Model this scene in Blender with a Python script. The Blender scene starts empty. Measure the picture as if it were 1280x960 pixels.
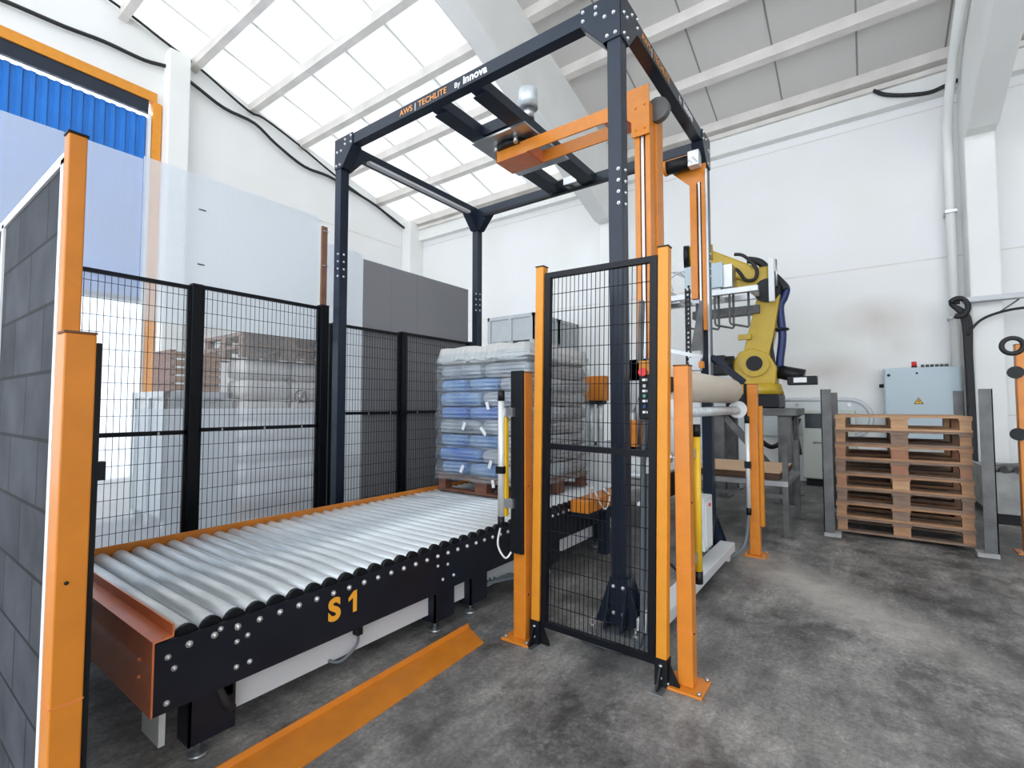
import bpy, math, random
from mathutils import Vector, Matrix
random.seed(7)
S = bpy.context.scene
COL = S.collection
# ------------------------------------------------------------------ camera
F_PX, H_CAM, PITCH, YAW = 608.0, 1.3, math.radians(2.6), math.atan2(440, 608)
fw = Vector((math.cos(YAW), math.sin(YAW), 0)); rt = Vector((math.sin(YAW), -math.cos(YAW), 0)); zz = Vector((0, 0, 1))
FW = fw * math.cos(PITCH) + zz * math.sin(PITCH); UP = zz * math.cos(PITCH) - fw * math.sin(PITCH)
cd = bpy.data.cameras.new('camera'); cam = bpy.data.objects.new('camera', cd); COL.objects.link(cam)
cd.sensor_width = 36; cd.lens = F_PX / 1280 * 36; cd.clip_start = 0.05; cd.clip_end = 200
M3 = Matrix((rt, UP, -FW)).transposed()
cam.matrix_world = Matrix.Translation((0, 0, H_CAM)) @ M3.to_4x4()
S.camera = cam
# ------------------------------------------------------------------ light
W = bpy.data.worlds.new('world'); S.world = W; W.use_nodes = True
wb = W.node_tree.nodes['Background']
wb.inputs[0].default_value = (0.86, 0.93, 1.0, 1); wb.inputs[1].default_value = 2.2
sd = bpy.data.lights.new('sun', 'SUN'); sun = bpy.data.objects.new('sun', sd); COL.objects.link(sun)
sd.energy = 5.0; sd.angle = math.radians(3); sd.color = (1, .96, .9)
sun.rotation_euler = Vector((-0.25, 0.75, 0.62)).to_track_quat('Z', 'Y').to_euler()
S.view_settings.view_transform = 'Standard'; S.view_settings.look = 'None'
S.view_settings.exposure = 0.56; S.view_settings.gamma = 1.0; S.view_settings.use_curve_mapping = False

def at(px, py, ax, v):
    """the point of the room seen in this direction on the plane axis = v"""
    d = FW * F_PX + rt * (px - 640) - UP * (py - 480)
    i = 'XYZ'.index(ax); c = Vector((0, 0, H_CAM)); t = (v - c[i]) / d[i]
    return c + d * t
# ------------------------------------------------------------------ materials
MT = {}
def mat(name, col, rough=0.5, metal=0.0, var=0.0, scale=6.0, bump=0.0, spec=0.5, col2=None, stretch=(1, 1, 1), coat=0.0, detail=6):
    m = bpy.data.materials.new(name); m.use_nodes = True; MT[name] = m
    nt = m.node_tree; b = nt.nodes['Principled BSDF']
    b.inputs['Base Color'].default_value = (*col, 1); b.inputs['Roughness'].default_value = rough
    b.inputs['Metallic'].default_value = metal; b.inputs['Specular IOR Level'].default_value = spec
    b.inputs['Coat Weight'].default_value = coat
    if var > 0 or bump > 0 or col2:
        tc = nt.nodes.new('ShaderNodeTexCoord'); mp = nt.nodes.new('ShaderNodeMapping'); mp.inputs['Scale'].default_value = stretch
        nz = nt.nodes.new('ShaderNodeTexNoise'); nz.inputs['Scale'].default_value = scale; nz.inputs['Detail'].default_value = detail
        nt.links.new(tc.outputs['Object'], mp.inputs[0]); nt.links.new(mp.outputs[0], nz.inputs['Vector'])
        cr = nt.nodes.new('ShaderNodeValToRGB'); nt.links.new(nz.outputs['Fac'], cr.inputs[0])
        c2 = col2 or tuple(min(1, c * (1 + var)) for c in col); c1 = col if col2 else tuple(c * (1 - var) for c in col)
        cr.color_ramp.elements[0].position = .32; cr.color_ramp.elements[1].position = .68
        cr.color_ramp.elements[0].color = (*c1, 1); cr.color_ramp.elements[1].color = (*c2, 1)
        nt.links.new(cr.outputs[0], b.inputs['Base Color'])
        if bump > 0:
            bp = nt.nodes.new('ShaderNodeBump'); bp.inputs['Strength'].default_value = bump; bp.inputs['Distance'].default_value = .02
            nt.links.new(nz.outputs['Fac'], bp.inputs['Height']); nt.links.new(bp.outputs[0], b.inputs['Normal'])
    return m
mat('orange', (.66, .215, .017), .42, var=.08, scale=9, coat=.15)
mat('orange_dark', (.74, .21, .075), .3, var=.08, scale=9, coat=.3)
mat('amber', (.72, .275, .02), .45, var=.05, scale=9)
mat('yellow', (.80, .48, .02), .4)
mat('robot_yellow', (.55, .37, .03), .4, var=.06)
mat('anthracite', (.013, .021, .037), .3, var=.12, scale=4, spec=.35)
mat('black', (.007, .008, .010), .42, spec=.3)
mat('black_fence', (.005, .006, .009), .4, spec=.25)
mat('navy_black', (.009, .011, .019), .38, var=.2, scale=5, spec=.35)
mat('rubber', (.015, .015, .017), .6)
mat('grey_hose', (.13, .15, .17), .5)
mat('blue_hose', (.01, .025, .13), .4)
mat('galv', (.74, .79, .82), .36, .35, var=.14, scale=14, stretch=(1, .25, 1))
mat('steel', (.55, .56, .58), .35, .9, var=.1)
mat('bolt', (.75, .76, .78), .3, .8)
mat('raw_steel', (.13, .13, .13), .5, .4, var=.3, scale=5)
mat('alu', (.78, .79, .80), .38, .3)
mat('white_paint', (.80, .81, .82), .45)
mat('duct', (.62, .63, .66), .5)
mat('light_grey', (.62, .66, .67), .45)
mat('cab_blue', (.50, .60, .66), .4)
mat('ctrl', (.58, .61, .55), .45)
mat('glass_dark', (.05, .06, .07), .2)
mat('red', (.75, .03, .04), .35)
mat('green_btn', (.1, .35, .25), .4); mat('blue_btn', (.02, .08, .3), .4)
mat('paper', (.60, .52, .43), .7, var=.05, scale=3)
mat('cardboard', (.58, .38, .24), .8, var=.08)
mat('board_brown', (.10, .05, .032), .8, var=.2)
mat('wood', (.36, .195, .105), .75, var=.22, scale=7, stretch=(1, 4, 4), bump=.1)
mat('wood_pale', (.48, .28, .155), .75, var=.15, scale=7, stretch=(1, 4, 4), bump=.1)
mat('wood_grey', (.22, .145, .105), .8, var=.25, scale=7, stretch=(1, 4, 4), bump=.1)
mat('wood_red', (.36, .17, .10), .75, var=.2, scale=7, bump=.1)
mat('wood_dark', (.16, .065, .04), .8, var=.3, scale=7, stretch=(1, 4, 4))
mat('batten', (.24, .12, .075), .75, var=.2)
mat('sack_blue', (.06, .19, .46), .4, col2=(.36, .47, .62), scale=4, bump=.3)
mat('sack_deep', (.015, .12, .50), .35, col2=(.20, .34, .58), scale=4, bump=.3)
mat('sack_grey', (.22, .24, .29), .45, col2=(.45, .46, .50), scale=4, bump=.3)
mat('sack_mauve', (.22, .195, .21), .45, col2=(.42, .38, .39), scale=4, bump=.3)
mat('sack_white', (.62, .58, .56), .6, col2=(.76, .74, .73), scale=5, bump=.3)
mat('bin_grey', (.48, .51, .53), .55, var=.05)
mat('conc', (.36, .36, .35), .85, var=.25, scale=5, bump=.2)
mat('paint_white', (.86, .86, .84), .6, var=.03, scale=1.5)
mat('paint_purlin', (.74, .70, .66), .65, var=.10, scale=2.0)
mat('grey_sheet', (.40, .40, .42), .45, var=.06, scale=3)
mat('letter_orange', (.95, .40, .10), .5); mat('letter_white', (.92, .92, .93), .5); mat('letter_amber', (.95, .42, .03), .5)
mat('blue_door', (.012, .17, .58), .4, var=.15, scale=1.2)
mat('seam', (.30, .28, .27), .7)
mat('brown_text', (.16, .07, .03), .8)

SX, SY, SA = 2.05, -.70, .75
def floor_mat():
    m = bpy.data.materials.new('floor_concrete'); m.use_nodes = True; MT['floor'] = m
    nt = m.node_tree; b = nt.nodes['Principled BSDF']; L = nt.links.new
    tc = nt.nodes.new('ShaderNodeTexCoord')
    def noise(sc, det, rough=.6, st=(1, 1, 1), rz=0):
        mp = nt.nodes.new('ShaderNodeMapping'); mp.inputs['Scale'].default_value = st; mp.inputs['Rotation'].default_value = (0, 0, rz)
        n = nt.nodes.new('ShaderNodeTexNoise'); n.inputs['Scale'].default_value = sc; n.inputs['Detail'].default_value = det; n.inputs['Roughness'].default_value = rough
        L(tc.outputs['Object'], mp.inputs[0]); L(mp.outputs[0], n.inputs['Vector']); return n.outputs['Fac']
    def ramp(f, stops):
        r = nt.nodes.new('ShaderNodeValToRGB'); L(f, r.inputs[0])
        e = r.color_ramp.elements
        while len(e) < len(stops): e.new(.5)
        for i, (p, c) in enumerate(stops): e[i].position = p; e[i].color = (*c, 1)
        return r.outputs[0]
    def mix(a, c, f, mode='MIX'):
        x = nt.nodes.new('ShaderNodeMix'); x.data_type = 'RGBA'; x.blend_type = mode
        if isinstance(f, float): x.inputs[0].default_value = f
        else: L(f, x.inputs[0])
        L(a, x.inputs[6]); L(c, x.inputs[7]); return x.outputs[2]
    big = noise(.9, 5, .6, (1, 1, 1), .5); mid = noise(3.2, 9, .68); fine = noise(46, 8, .8)
    streak = noise(1.1, 8, .7, (.7, 3.0, 1), -.65)
    base = ramp(big, [(.34, (.145, .141, .139)), (.5, (.24, .231, .222)), (.68, (.345, .33, .315))])
    c2 = ramp(mid, [(.36, (.34, .34, .34)), (.5, (.9, .9, .9)), (.66, (1.4, 1.38, 1.35))])
    c = mix(base, c2, 1.0, 'MULTIPLY')
    c3 = ramp(fine, [(.33, (.45, .45, .45)), (.55, (1, 1, 1)), (.7, (1.7, 1.7, 1.7))]); c = mix(c, c3, .8, 'MULTIPLY')
    c4 = ramp(streak, [(.40, (.62, .62, .63)), (.55, (1, 1, 1)), (.66, (1.5, 1.48, 1.45))]); c = mix(c, c4, .9, 'MULTIPLY')
    # pale worn track where pallets are dragged
    rr = nt.nodes.new('ShaderNodeMapping'); rr.vector_type = 'TEXTURE'; rr.inputs['Location'].default_value = (SX, SY, 0); rr.inputs['Rotation'].default_value = (0, 0, SA); rr.inputs['Scale'].default_value = (1.35, .38, 1); L(tc.outputs['Object'], rr.inputs[0])
    gr = nt.nodes.new('ShaderNodeTexGradient'); gr.gradient_type = 'SPHERICAL'; L(rr.outputs[0], gr.inputs[0])
    mm = nt.nodes.new('ShaderNodeMath'); mm.operation = 'MULTIPLY'; L(gr.outputs['Fac'], mm.inputs[0]); L(mid, mm.inputs[1])
    pale = nt.nodes.new('ShaderNodeRGB'); pale.outputs[0].default_value = (.52, .48, .44, 1)
    m2 = nt.nodes.new('ShaderNodeMath'); m2.operation = 'MULTIPLY'; m2.use_clamp = True; L(mm.outputs[0], m2.inputs[0]); m2.inputs[1].default_value = 1.7
    c = mix(c, pale.outputs[0], m2.outputs[0])
    L(c, b.inputs['Base Color'])
    r = ramp(mid, [(.3, (.42,) * 3), (.7, (.72,) * 3)]); L(r, b.inputs['Roughness'])
    bp = nt.nodes.new('ShaderNodeBump'); bp.inputs['Strength'].default_value = .25; bp.inputs['Distance'].default_value = .01; L(fine, bp.inputs['Height']); L(bp.outputs[0], b.inputs['Normal'])
floor_mat()

def wall_mat():
    m = bpy.data.materials.new('wall_white'); m.use_nodes = True; MT['wall'] = m
    nt = m.node_tree; b = nt.nodes['Principled BSDF']; L = nt.links.new
    tc = nt.nodes.new('ShaderNodeTexCoord'); n = nt.nodes.new('ShaderNodeTexNoise'); n.inputs['Scale'].default_value = .55; n.inputs['Detail'].default_value = 7
    L(tc.outputs['Object'], n.inputs['Vector'])
    r = nt.nodes.new('ShaderNodeValToRGB'); L(n.outputs['Fac'], r.inputs[0]); e = r.color_ramp.elements
    e[0].position = .3; e[0].color = (.83, .83, .80, 1); e[1].position = .55; e[1].color = (.87, .87, .87, 1)
    cur = r.outputs[0]
    # brown grime patches scuffed onto the paint near the robot and the switch cabinet
    for (y, z, sy, sz, a) in ((-.25, 2.75, .75, .42, .30), (.55, 1.85, 1.25, .42, .30), (-.42, 2.3, .35, .5, .2)):
        mp = nt.nodes.new('ShaderNodeMapping'); mp.vector_type = 'TEXTURE'; mp.inputs['Location'].default_value = (9.9, y, z); mp.inputs['Scale'].default_value = (3, sy, sz)
        geo = nt.nodes.new('ShaderNodeNewGeometry'); L(geo.outputs['Position'], mp.inputs[0])
        g = nt.nodes.new('ShaderNodeTexGradient'); g.gradient_type = 'SPHERICAL'; L(mp.outputs[0], g.inputs[0])
        n2 = nt.nodes.new('ShaderNodeTexNoise'); n2.inputs['Scale'].default_value = 1.8; n2.inputs['Detail'].default_value = 4; L(geo.outputs['Position'], n2.inputs['Vector'])
        mu = nt.nodes.new('ShaderNodeMath'); mu.operation = 'MULTIPLY'; L(g.outputs['Fac'], mu.inputs[0]); L(n2.outputs['Fac'], mu.inputs[1])
        m3 = nt.nodes.new('ShaderNodeMath'); m3.operation = 'MULTIPLY'; m3.use_clamp = True; L(mu.outputs[0], m3.inputs[0]); m3.inputs[1].default_value = a * 3
        x = nt.nodes.new('ShaderNodeMix'); x.data_type = 'RGBA'; L(m3.outputs[0], x.inputs[0]); L(cur, x.inputs[6]); x.inputs[7].default_value = (.50, .40, .35, 1)
        cur = x.outputs[2]
    L(cur, b.inputs['Base Color']); b.inputs['Roughness'].default_value = .65
wall_mat()

def sheet_mat(name, col, trans, clear, gloss=.08, axis=0, scale=40, bump=.3, rough=.25, frost=0):
    """ribbed translucent plastic: lets daylight through, partly clear"""
    m = bpy.data.materials.new(name); m.use_nodes = True; MT[name] = m
    nt = m.node_tree; nt.nodes.clear(); L = nt.links.new
    out = nt.nodes.new('ShaderNodeOutputMaterial')
    tr = nt.nodes.new('ShaderNodeBsdfTranslucent'); tr.inputs[0].default_value = (*col, 1)
    di = nt.nodes.new('ShaderNodeBsdfDiffuse'); di.inputs[0].default_value = (*col, 1)
    tp = nt.nodes.new('ShaderNodeBsdfTransparent'); tp.inputs[0].default_value = (*[min(1, c * 1.05) for c in col], 1)
    if frost:
        tp = nt.nodes.new('ShaderNodeBsdfRefraction'); tp.inputs['Color'].default_value = (*col, 1); tp.inputs['Roughness'].default_value = frost; tp.inputs['IOR'].default_value = 1.02
    gl = nt.nodes.new('ShaderNodeBsdfGlossy'); gl.inputs['Roughness'].default_value = rough
    def mx(a, b, f):
        x = nt.nodes.new('ShaderNodeMixShader'); x.inputs[0].default_value = f; L(a, x.inputs[1]); L(b, x.inputs[2]); return x.outputs[0]
    s = mx(di.outputs[0], tr.outputs[0], trans); s = mx(s, tp.outputs[0], clear); s = mx(s, gl.outputs[0], gloss)
    L(s, out.inputs[0])
    rib = name.startswith('poly')
    tc = nt.nodes.new('ShaderNodeTexCoord'); wv = nt.nodes.new('ShaderNodeTexWave'); wv.bands_direction = 'XYZ'[axis]; wv.inputs['Scale'].default_value = scale
    wv.inputs['Distortion'].default_value = .3
    L(tc.outputs['Object'], wv.inputs['Vector'])
    bp = nt.nodes.new('ShaderNodeBump'); bp.inputs['Strength'].default_value = bump; bp.inputs['Distance'].default_value = .01; L(wv.outputs['Fac'], bp.inputs['Height'])
    for n in (tr, di, gl): L(bp.outputs[0], n.inputs['Normal'])
    if rib:   # cell walls of the twin-wall sheet
        x = nt.nodes.new('ShaderNodeMix'); x.data_type = 'RGBA'; L(wv.outputs['Fac'], x.inputs[0]); x.inputs[6].default_value = (*[c * .72 for c in col], 1); x.inputs[7].default_value = (*col, 1)
        for n in (tr, di): L(x.outputs[2], n.inputs[0])
    return m
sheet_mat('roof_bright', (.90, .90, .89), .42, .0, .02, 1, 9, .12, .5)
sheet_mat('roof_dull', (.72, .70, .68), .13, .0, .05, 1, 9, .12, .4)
sheet_mat('poly', (.95, .975, 1.0), .75, .66, .05, 0, 45, .35, frost=.3)
sheet_mat('poly_clear', (.95, .97, .99), .3, .88, .05, 0, 45, .1)
sheet_mat('poly_grey', (.40, .40, .43), .25, .0, .06, 0, 45, .3)
sheet_mat('film', (.90, .94, .99), .35, .90, .17, 2, 9, .8, .12)
sheet_mat('film_top', (.86, .85, .83), .3, .25, .12, 1, 5, .5, .2)
# ------------------------------------------------------------------ mesh builder
WO = {}
class MB:
    def __init__(s): s.v = []; s.f = []; s.sm = []
    def _add(s, vs, fs, smooth=False):
        o = len(s.v); s.v += [Vector(p) for p in vs]; s.f += [[i + o for i in f] for f in fs]
        s.sm += ([smooth] * len(fs) if isinstance(smooth, bool) else smooth); return s
    def box(s, x0, x1, y0, y1, z0, z1):
        x0, x1 = sorted((x0, x1)); y0, y1 = sorted((y0, y1)); z0, z1 = sorted((z0, z1))
        return s._add([(x, y, z) for x in (x0, x1) for y in (y0, y1) for z in (z0, z1)],
                      [(0, 1, 3, 2), (4, 6, 7, 5), (0, 4, 5, 1), (2, 3, 7, 6), (0, 2, 6, 4), (1, 5, 7, 3)])
    def prism(s, poly, vec):
        n = len(poly); vec = Vector(vec); a = [Vector(p) for p in poly]
        nrm = sum(((a[i] - a[0]).cross(a[(i + 1) % n] - a[0]) for i in range(n)), Vector())
        if nrm.dot(vec) > 0: a = a[::-1]
        b = [p + vec for p in a]
        return s._add(a + b, [list(range(n)), list(range(2 * n - 1, n - 1, -1))] + [[(i + 1) % n, i, n + i, n + (i + 1) % n] for i in range(n)])
    def bar(s, p, q, w, h, up=(0, 0, 1)):
        p = Vector(p); q = Vector(q); d = (q - p).normalized(); u = Vector(up); sd_ = d.cross(u)
        if sd_.length < 1e-4: sd_ = d.cross(Vector((1, 0, 0)))
        sd_.normalize(); u = sd_.cross(d).normalized()
        poly = [p + sd_ * a * w / 2 + u * b * h / 2 for a, b in ((-1, -1), (1, -1), (1, 1), (-1, 1))]
        return s.prism(poly, q - p)
    def cyl(s, p, q, r, n=14, r2=None, caps=True):
        p = Vector(p); q = Vector(q); d = (q - p).normalized(); u = d.orthogonal().normalized(); w = d.cross(u); r2 = r if r2 is None else r2
        c = [(math.cos(2 * math.pi * i / n), math.sin(2 * math.pi * i / n)) for i in range(n)]
        vs = [p + (u * a + w * b) * r for a, b in c] + [q + (u * a + w * b) * r2 for a, b in c]
        fs = [[i, (i + 1) % n, n + (i + 1) % n, n + i] for i in range(n)]; sm = [True] * n
        if caps: fs += [list(range(n - 1, -1, -1)), list(range(n, 2 * n))]; sm += [False, False]
        return s._add(vs, fs, sm)
    def tube(s, pts, r, n=8):
        pts = [Vector(p) for p in pts]; vs = []; fs = []; u = None
        for i, p in enumerate(pts):
            d = (pts[min(i + 1, len(pts) - 1)] - pts[max(i - 1, 0)]).normalized()
            u = d.orthogonal().normalized() if u is None else (u - d * u.dot(d)).normalized()
            w = d.cross(u); rr = r[i] if isinstance(r, (list, tuple)) else r
            vs += [p + (u * math.cos(2 * math.pi * k / n) + w * math.sin(2 * math.pi * k / n)) * rr for k in range(n)]
        for i in range(len(pts) - 1):
            for k in range(n): fs.append([i * n + k, i * n + (k + 1) % n, (i + 1) * n + (k + 1) % n, (i + 1) * n + k])
        sm = [True] * len(fs); fs += [list(range(n - 1, -1, -1)), [(len(pts) - 1) * n + k for k in range(n)]]
        return s._add(vs, fs, sm + [False, False])
    def ring(s, c, R, r, axis='X', N=24, n=8):
        c = Vector(c); ax = {'X': (Vector((0, 1, 0)), Vector((0, 0, 1)), Vector((1, 0, 0))), 'Y': (Vector((1, 0, 0)), Vector((0, 0, 1)), Vector((0, 1, 0))), 'Z': (Vector((1, 0, 0)), Vector((0, 1, 0)), Vector((0, 0, 1)))}[axis]
        vs = []; fs = []
        for i in range(N):
            a = 2 * math.pi * i / N; e = ax[0] * math.cos(a) + ax[1] * math.sin(a)
            for k in range(n):
                t = 2 * math.pi * k / n; vs.append(c + e * (R + r * math.cos(t)) + ax[2] * r * math.sin(t))
        for i in range(N):
            for k in range(n): fs.append([i * n + k, i * n + (k + 1) % n, ((i + 1) % N) * n + (k + 1) % n, ((i + 1) % N) * n + k])
        return s._add(vs, fs, True)
    def sphere(s, c, r, nu=12, nv=8, sc=(1, 1, 1)):
        c = Vector(c); vs = []; fs = []
        for j in range(nv + 1):
            t = math.pi * j / nv
            for i in range(nu):
                a = 2 * math.pi * i / nu; vs.append(c + Vector((math.sin(t) * math.cos(a) * sc[0], math.sin(t) * math.sin(a) * sc[1], math.cos(t) * sc[2])) * r)
        for j in range(nv):
            for i in range(nu): fs.append([j * nu + i, (j + 1) * nu + i, (j + 1) * nu + (i + 1) % nu, j * nu + (i + 1) % nu])
        return s._add(vs, fs, True)
    def rotz(s, c, a):
        R = Matrix.Rotation(a, 3, 'Z'); c = Vector(c); s.v = [R @ (p - c) + c for p in s.v]; return s
    def mesh(s, name, m, origin):
        me = bpy.data.meshes.new(name); me.from_pydata([p - origin for p in s.v], [], s.f)
        me.polygons.foreach_set('use_smooth', s.sm); me.materials.append(MT[m]); me.update(); return me
    def build(s, name, m, parent=None, bevel=0, **tags):
        xs = [p.x for p in s.v]; ys = [p.y for p in s.v]; zs = [p.z for p in s.v]
        o = Vector(((min(xs) + max(xs)) / 2, (min(ys) + max(ys)) / 2, min(zs)))
        ob = bpy.data.objects.new(name, s.mesh(name, m, o)); COL.objects.link(ob); place(ob, o, parent)
        if bevel:
            bv = ob.modifiers.new('edge', 'BEVEL'); bv.width = bevel; bv.segments = 2; bv.limit_method = 'ANGLE'
        for k, v in tags.items(): ob[k] = v
        return ob
def place(ob, o, parent):
    o = Vector(o); WO[ob.name] = o.copy(); ob.location = o
    if parent: ob.parent = parent; ob.location = o - WO[parent.name]
def inst(name, me, o, parent):
    ob = bpy.data.objects.new(name, me); COL.objects.link(ob); place(ob, o, parent); return ob
def T(name, label, cat, loc, group=None):
    ob = bpy.data.objects.new(name, None); COL.objects.link(ob); ob.empty_display_size = .1; place(ob, loc, None)
    ob['label'] = label; ob['category'] = cat
    if group: ob['group'] = group
    return ob
def tag(ob, label, cat, group=None, kind=None):
    ob['label'] = label; ob['category'] = cat
    if group: ob['group'] = group
    if kind: ob['kind'] = kind
    return ob
def text(s, size, loc, face, m, name, parent, spacing=1.0, bold=0.0):
    c = bpy.data.curves.new('lettering', 'FONT'); c.body = s; c.size = size; c.extrude = .0008; c.space_character = spacing; c.offset = bold
    c.materials.append(MT[m]); o = bpy.data.objects.new(name, c); COL.objects.link(o); place(o, loc, parent)
    cols = {'-X': ((0, -1, 0), (0, 0, 1), (-1, 0, 0)), '-Y': ((1, 0, 0), (0, 0, 1), (0, -1, 0))}[face]
    o.rotation_euler = Matrix(cols).transposed().to_euler()
    me_ = bpy.data.meshes.new_from_object(o); n = bpy.data.objects.new(name, me_); COL.objects.link(n); n.parent = o.parent; n.location = o.location; n.rotation_euler = o.rotation_euler
    bpy.data.objects.remove(o); return n
def b1(x0, x1, y0, y1, z0, z1): return MB().box(x0, x1, y0, y1, z0, z1)
def smooth_path(pts, n=6):
    pts = [Vector(p) for p in pts]; out = []
    for i in range(len(pts) - 1):
        p0 = pts[max(i - 1, 0)]; p1 = pts[i]; p2 = pts[i + 1]; p3 = pts[min(i + 2, len(pts) - 1)]
        for k in range(n):
            t = k / n
            out.append(.5 * ((2 * p1) + (p2 - p0) * t + (2 * p0 - 5 * p1 + 4 * p2 - p3) * t * t + (3 * p1 - p0 - 3 * p2 + p3) * t ** 3))
    return out + [pts[-1]]
# ================================================================== SETTING
XW, YW, XB, YB = 9.9, 10.75, -6.0, -9.0
zroof = lambda x: 6.5 + .252 * (XW - x)           # underside of purlins
tag(b1(XB, XW + .3, YB, YW + .3, -.15, 0).build('floor', 'floor'), 'stained grey concrete hall floor with scuff marks', 'floor', kind='structure')
wr = MB().box(XW, XW + .25, YB, YW + .25, 0, zroof(XW) + .2).build('wall_right', 'wall')
tag(wr, 'tall white painted hall wall behind the robot', 'wall', kind='structure')
WO['wall_right'] = Vector(wr.location)
jm = MB()
for z in (1.16 + .0, 3.58, 5.96): jm.box(XW - .004, XW, YB, YW, z, z + .018)
jm.build('panel_joint', 'paint_purlin', wr)
b1(XW - .16, XW, YB, YW, 6.12, 6.42).build('eaves_beam', 'paint_white', wr)
b1(XW - .22, XW, YB, YW, 6.42, 6.5).build('gutter_ledge', 'paint_purlin', wr)
for (y0, y1) in ((-1.6, -1.27), (4.15, 4.5), (10.4, 10.75), (-7.4, -7.05)):
    b1(9.4, XW, y0, y1, 0, zroof(9.4)).build('column', 'paint_white', wr, .02)
tag(MB().prism([(XB, YB, 0), (XW, YB, 0), (XW, YB, zroof(XW) + .2), (XB, YB, zroof(XB) + .2)], (0, -.25, 0)).build('wall_light_block', 'paint_white'), 'unseen white wall added behind the viewer to block daylight', 'wall', kind='structure')  # unseen wall, added to keep sky light from coming in on the right
# gable wall with door hole
DX1, DZ = 3.3, 7.05
gm = MB().prism([(DX1, YW, 0), (XW, YW, 0), (XW, YW, zroof(XW) + .2), (DX1, YW, zroof(DX1) + .2)], (0, .25, 0))
gm.prism([(XB, YW, DZ), (DX1, YW, DZ), (DX1, YW, zroof(DX1) + .2), (XB, YW, zroof(XB) + .2)], (0, .25, 0))
gm.prism([(XB, YW, 0), (-1.8, YW, 0), (-1.8, YW, DZ), (XB, YW, DZ)], (0, .25, 0))
wl = tag(gm.build('wall_left', 'wall'), 'white painted gable wall around the blue door', 'wall', kind='structure')
b1(3.42, 3.78, YW - .3, YW, 0, zroof(3.6)).build('column', 'paint_white', wl, .02)
MB().box(3.78, XW - .5, YW - .004, YW, 5.86, 5.88).build('panel_joint', 'paint_purlin', wl)
# blue door
dr = T('door_1', 'tall blue corrugated industrial door in an orange frame', 'door', (.7, YW, 0)); dr['kind'] = 'structure'
pr = []; x = -1.75
while x < DX1 - .1:
    pr += [(x, YW + .10), (x + .055, YW + .10), (x + .075, YW + .07), (x + .13, YW + .07), (x + .15, YW + .10)]; x += .15
mb = MB(); n = len(pr)
mb._add([(a, b, 3.3) for a, b in pr] + [(a, b, DZ - .3) for a, b in pr], [[i, i + 1, n + i + 1, n + i] for i in range(n - 1)])
mb.build('curtain', 'blue_door', dr); b1(-1.75, DX1 - .1, YW + .06, YW + .11, 3.2, 3.3).build('bottom_bar', 'anthracite', dr)
b1(-1.8, DX1 + .02, YW - .05, YW + .1, DZ - .02, DZ + .16).build('frame_head', 'amber', dr)
b1(DX1 - .04, DX1 + .1, YW - .05, YW + .1, 0, DZ - .02).build('frame_side', 'amber', dr)
b1(-1.8, DX1 - .1, YW - .02, YW + .06, DZ - .26, DZ - .02).build('track', 'anthracite', dr)
b1(DX1 - .1, DX1 - .05, YW - .02, YW + .1, 0, DZ - .26).build('guide', 'alu', dr)
# roof
cl = T('ceiling', 'sloping white ribbed sheet roof on purlins and white rafters', 'ceiling', (2, 0, 6.5)); cl['kind'] = 'structure'
y = YW + .1
while y > YB:
    y0 = max(YB, y - 1.09); z = .17
    mb = MB().prism([(XB, y, zroof(XB) + z), (XW + .2, y, zroof(XW + .2) + z), (XW + .2, y, zroof(XW + .2) + z + .03), (XB, y, zroof(XB) + z + .03)], (0, y0 - y, 0))
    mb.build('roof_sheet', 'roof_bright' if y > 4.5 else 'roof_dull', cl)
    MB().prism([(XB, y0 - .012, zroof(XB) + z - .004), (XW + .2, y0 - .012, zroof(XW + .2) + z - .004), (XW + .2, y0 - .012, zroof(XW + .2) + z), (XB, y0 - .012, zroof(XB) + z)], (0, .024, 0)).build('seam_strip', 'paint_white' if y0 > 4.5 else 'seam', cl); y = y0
for i in range(14):
    xx = 9.69 - i * 1.155
    if xx < XB: break
    MB().prism([(xx - .06, YB, zroof(xx - .06)), (xx + .06, YB, zroof(xx + .06)), (xx + .06, YB, zroof(xx + .06) + .17), (xx - .06, YB, zroof(xx - .06) + .17)], (0, YW - YB, 0)).build('purlin', 'paint_purlin', cl)
for (y0, y1) in ((-1.6, -1.27), (4.15, 4.5), (-7.4, -7.05)):
    zb = lambda x: 5.18 + .37 * (9.16 - x)
    MB().prism([(9.45, y0, 5.18), (9.16, y0, 5.18), (XB, y0, min(zb(XB), zroof(XB) - .25)), (XB, y0, zroof(XB)), (9.45, y0, zroof(9.45))], (0, y1 - y0, 0)).build('rafter', 'paint_white', cl, .015)
# wall pipe and cables
dp = T('downpipe', 'white drain pipe running up beside the wall column', 'pipe', (9.7, -1.13, 0))
MB().tube([(9.72, -1.13, .6), (9.72, -1.13, 5.5), (9.6, -1.15, 5.9), (9.2, -1.17, 6.35), (6.5, -1.17, zroof(6.5) - .1)], .06, 10).build('pipe', 'paint_white', dp)
for z in (1.2, 2.6, 4.2): MB().box(9.64, 9.9, -1.2, -1.06, z, z + .04).build('clip', 'steel', dp)
def wallpt(px, py, y=10.66): return at(px, py, 'Y', y)
tag(MB().tube(smooth_path([wallpt(*p) for p in ((-60, -25), (10, 3), (80, 33), (130, 52), (180, 75), (215, 86), (245, 108), (280, 135), (318, 154), (345, 180), (380, 208), (410, 220), (440, 238), (470, 257), (492, 275), (512, 290))], 4), .035, 6).build('electric_cable', 'rubber'),
    'thick black cable looping along the white gable wall', 'cable')
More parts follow.
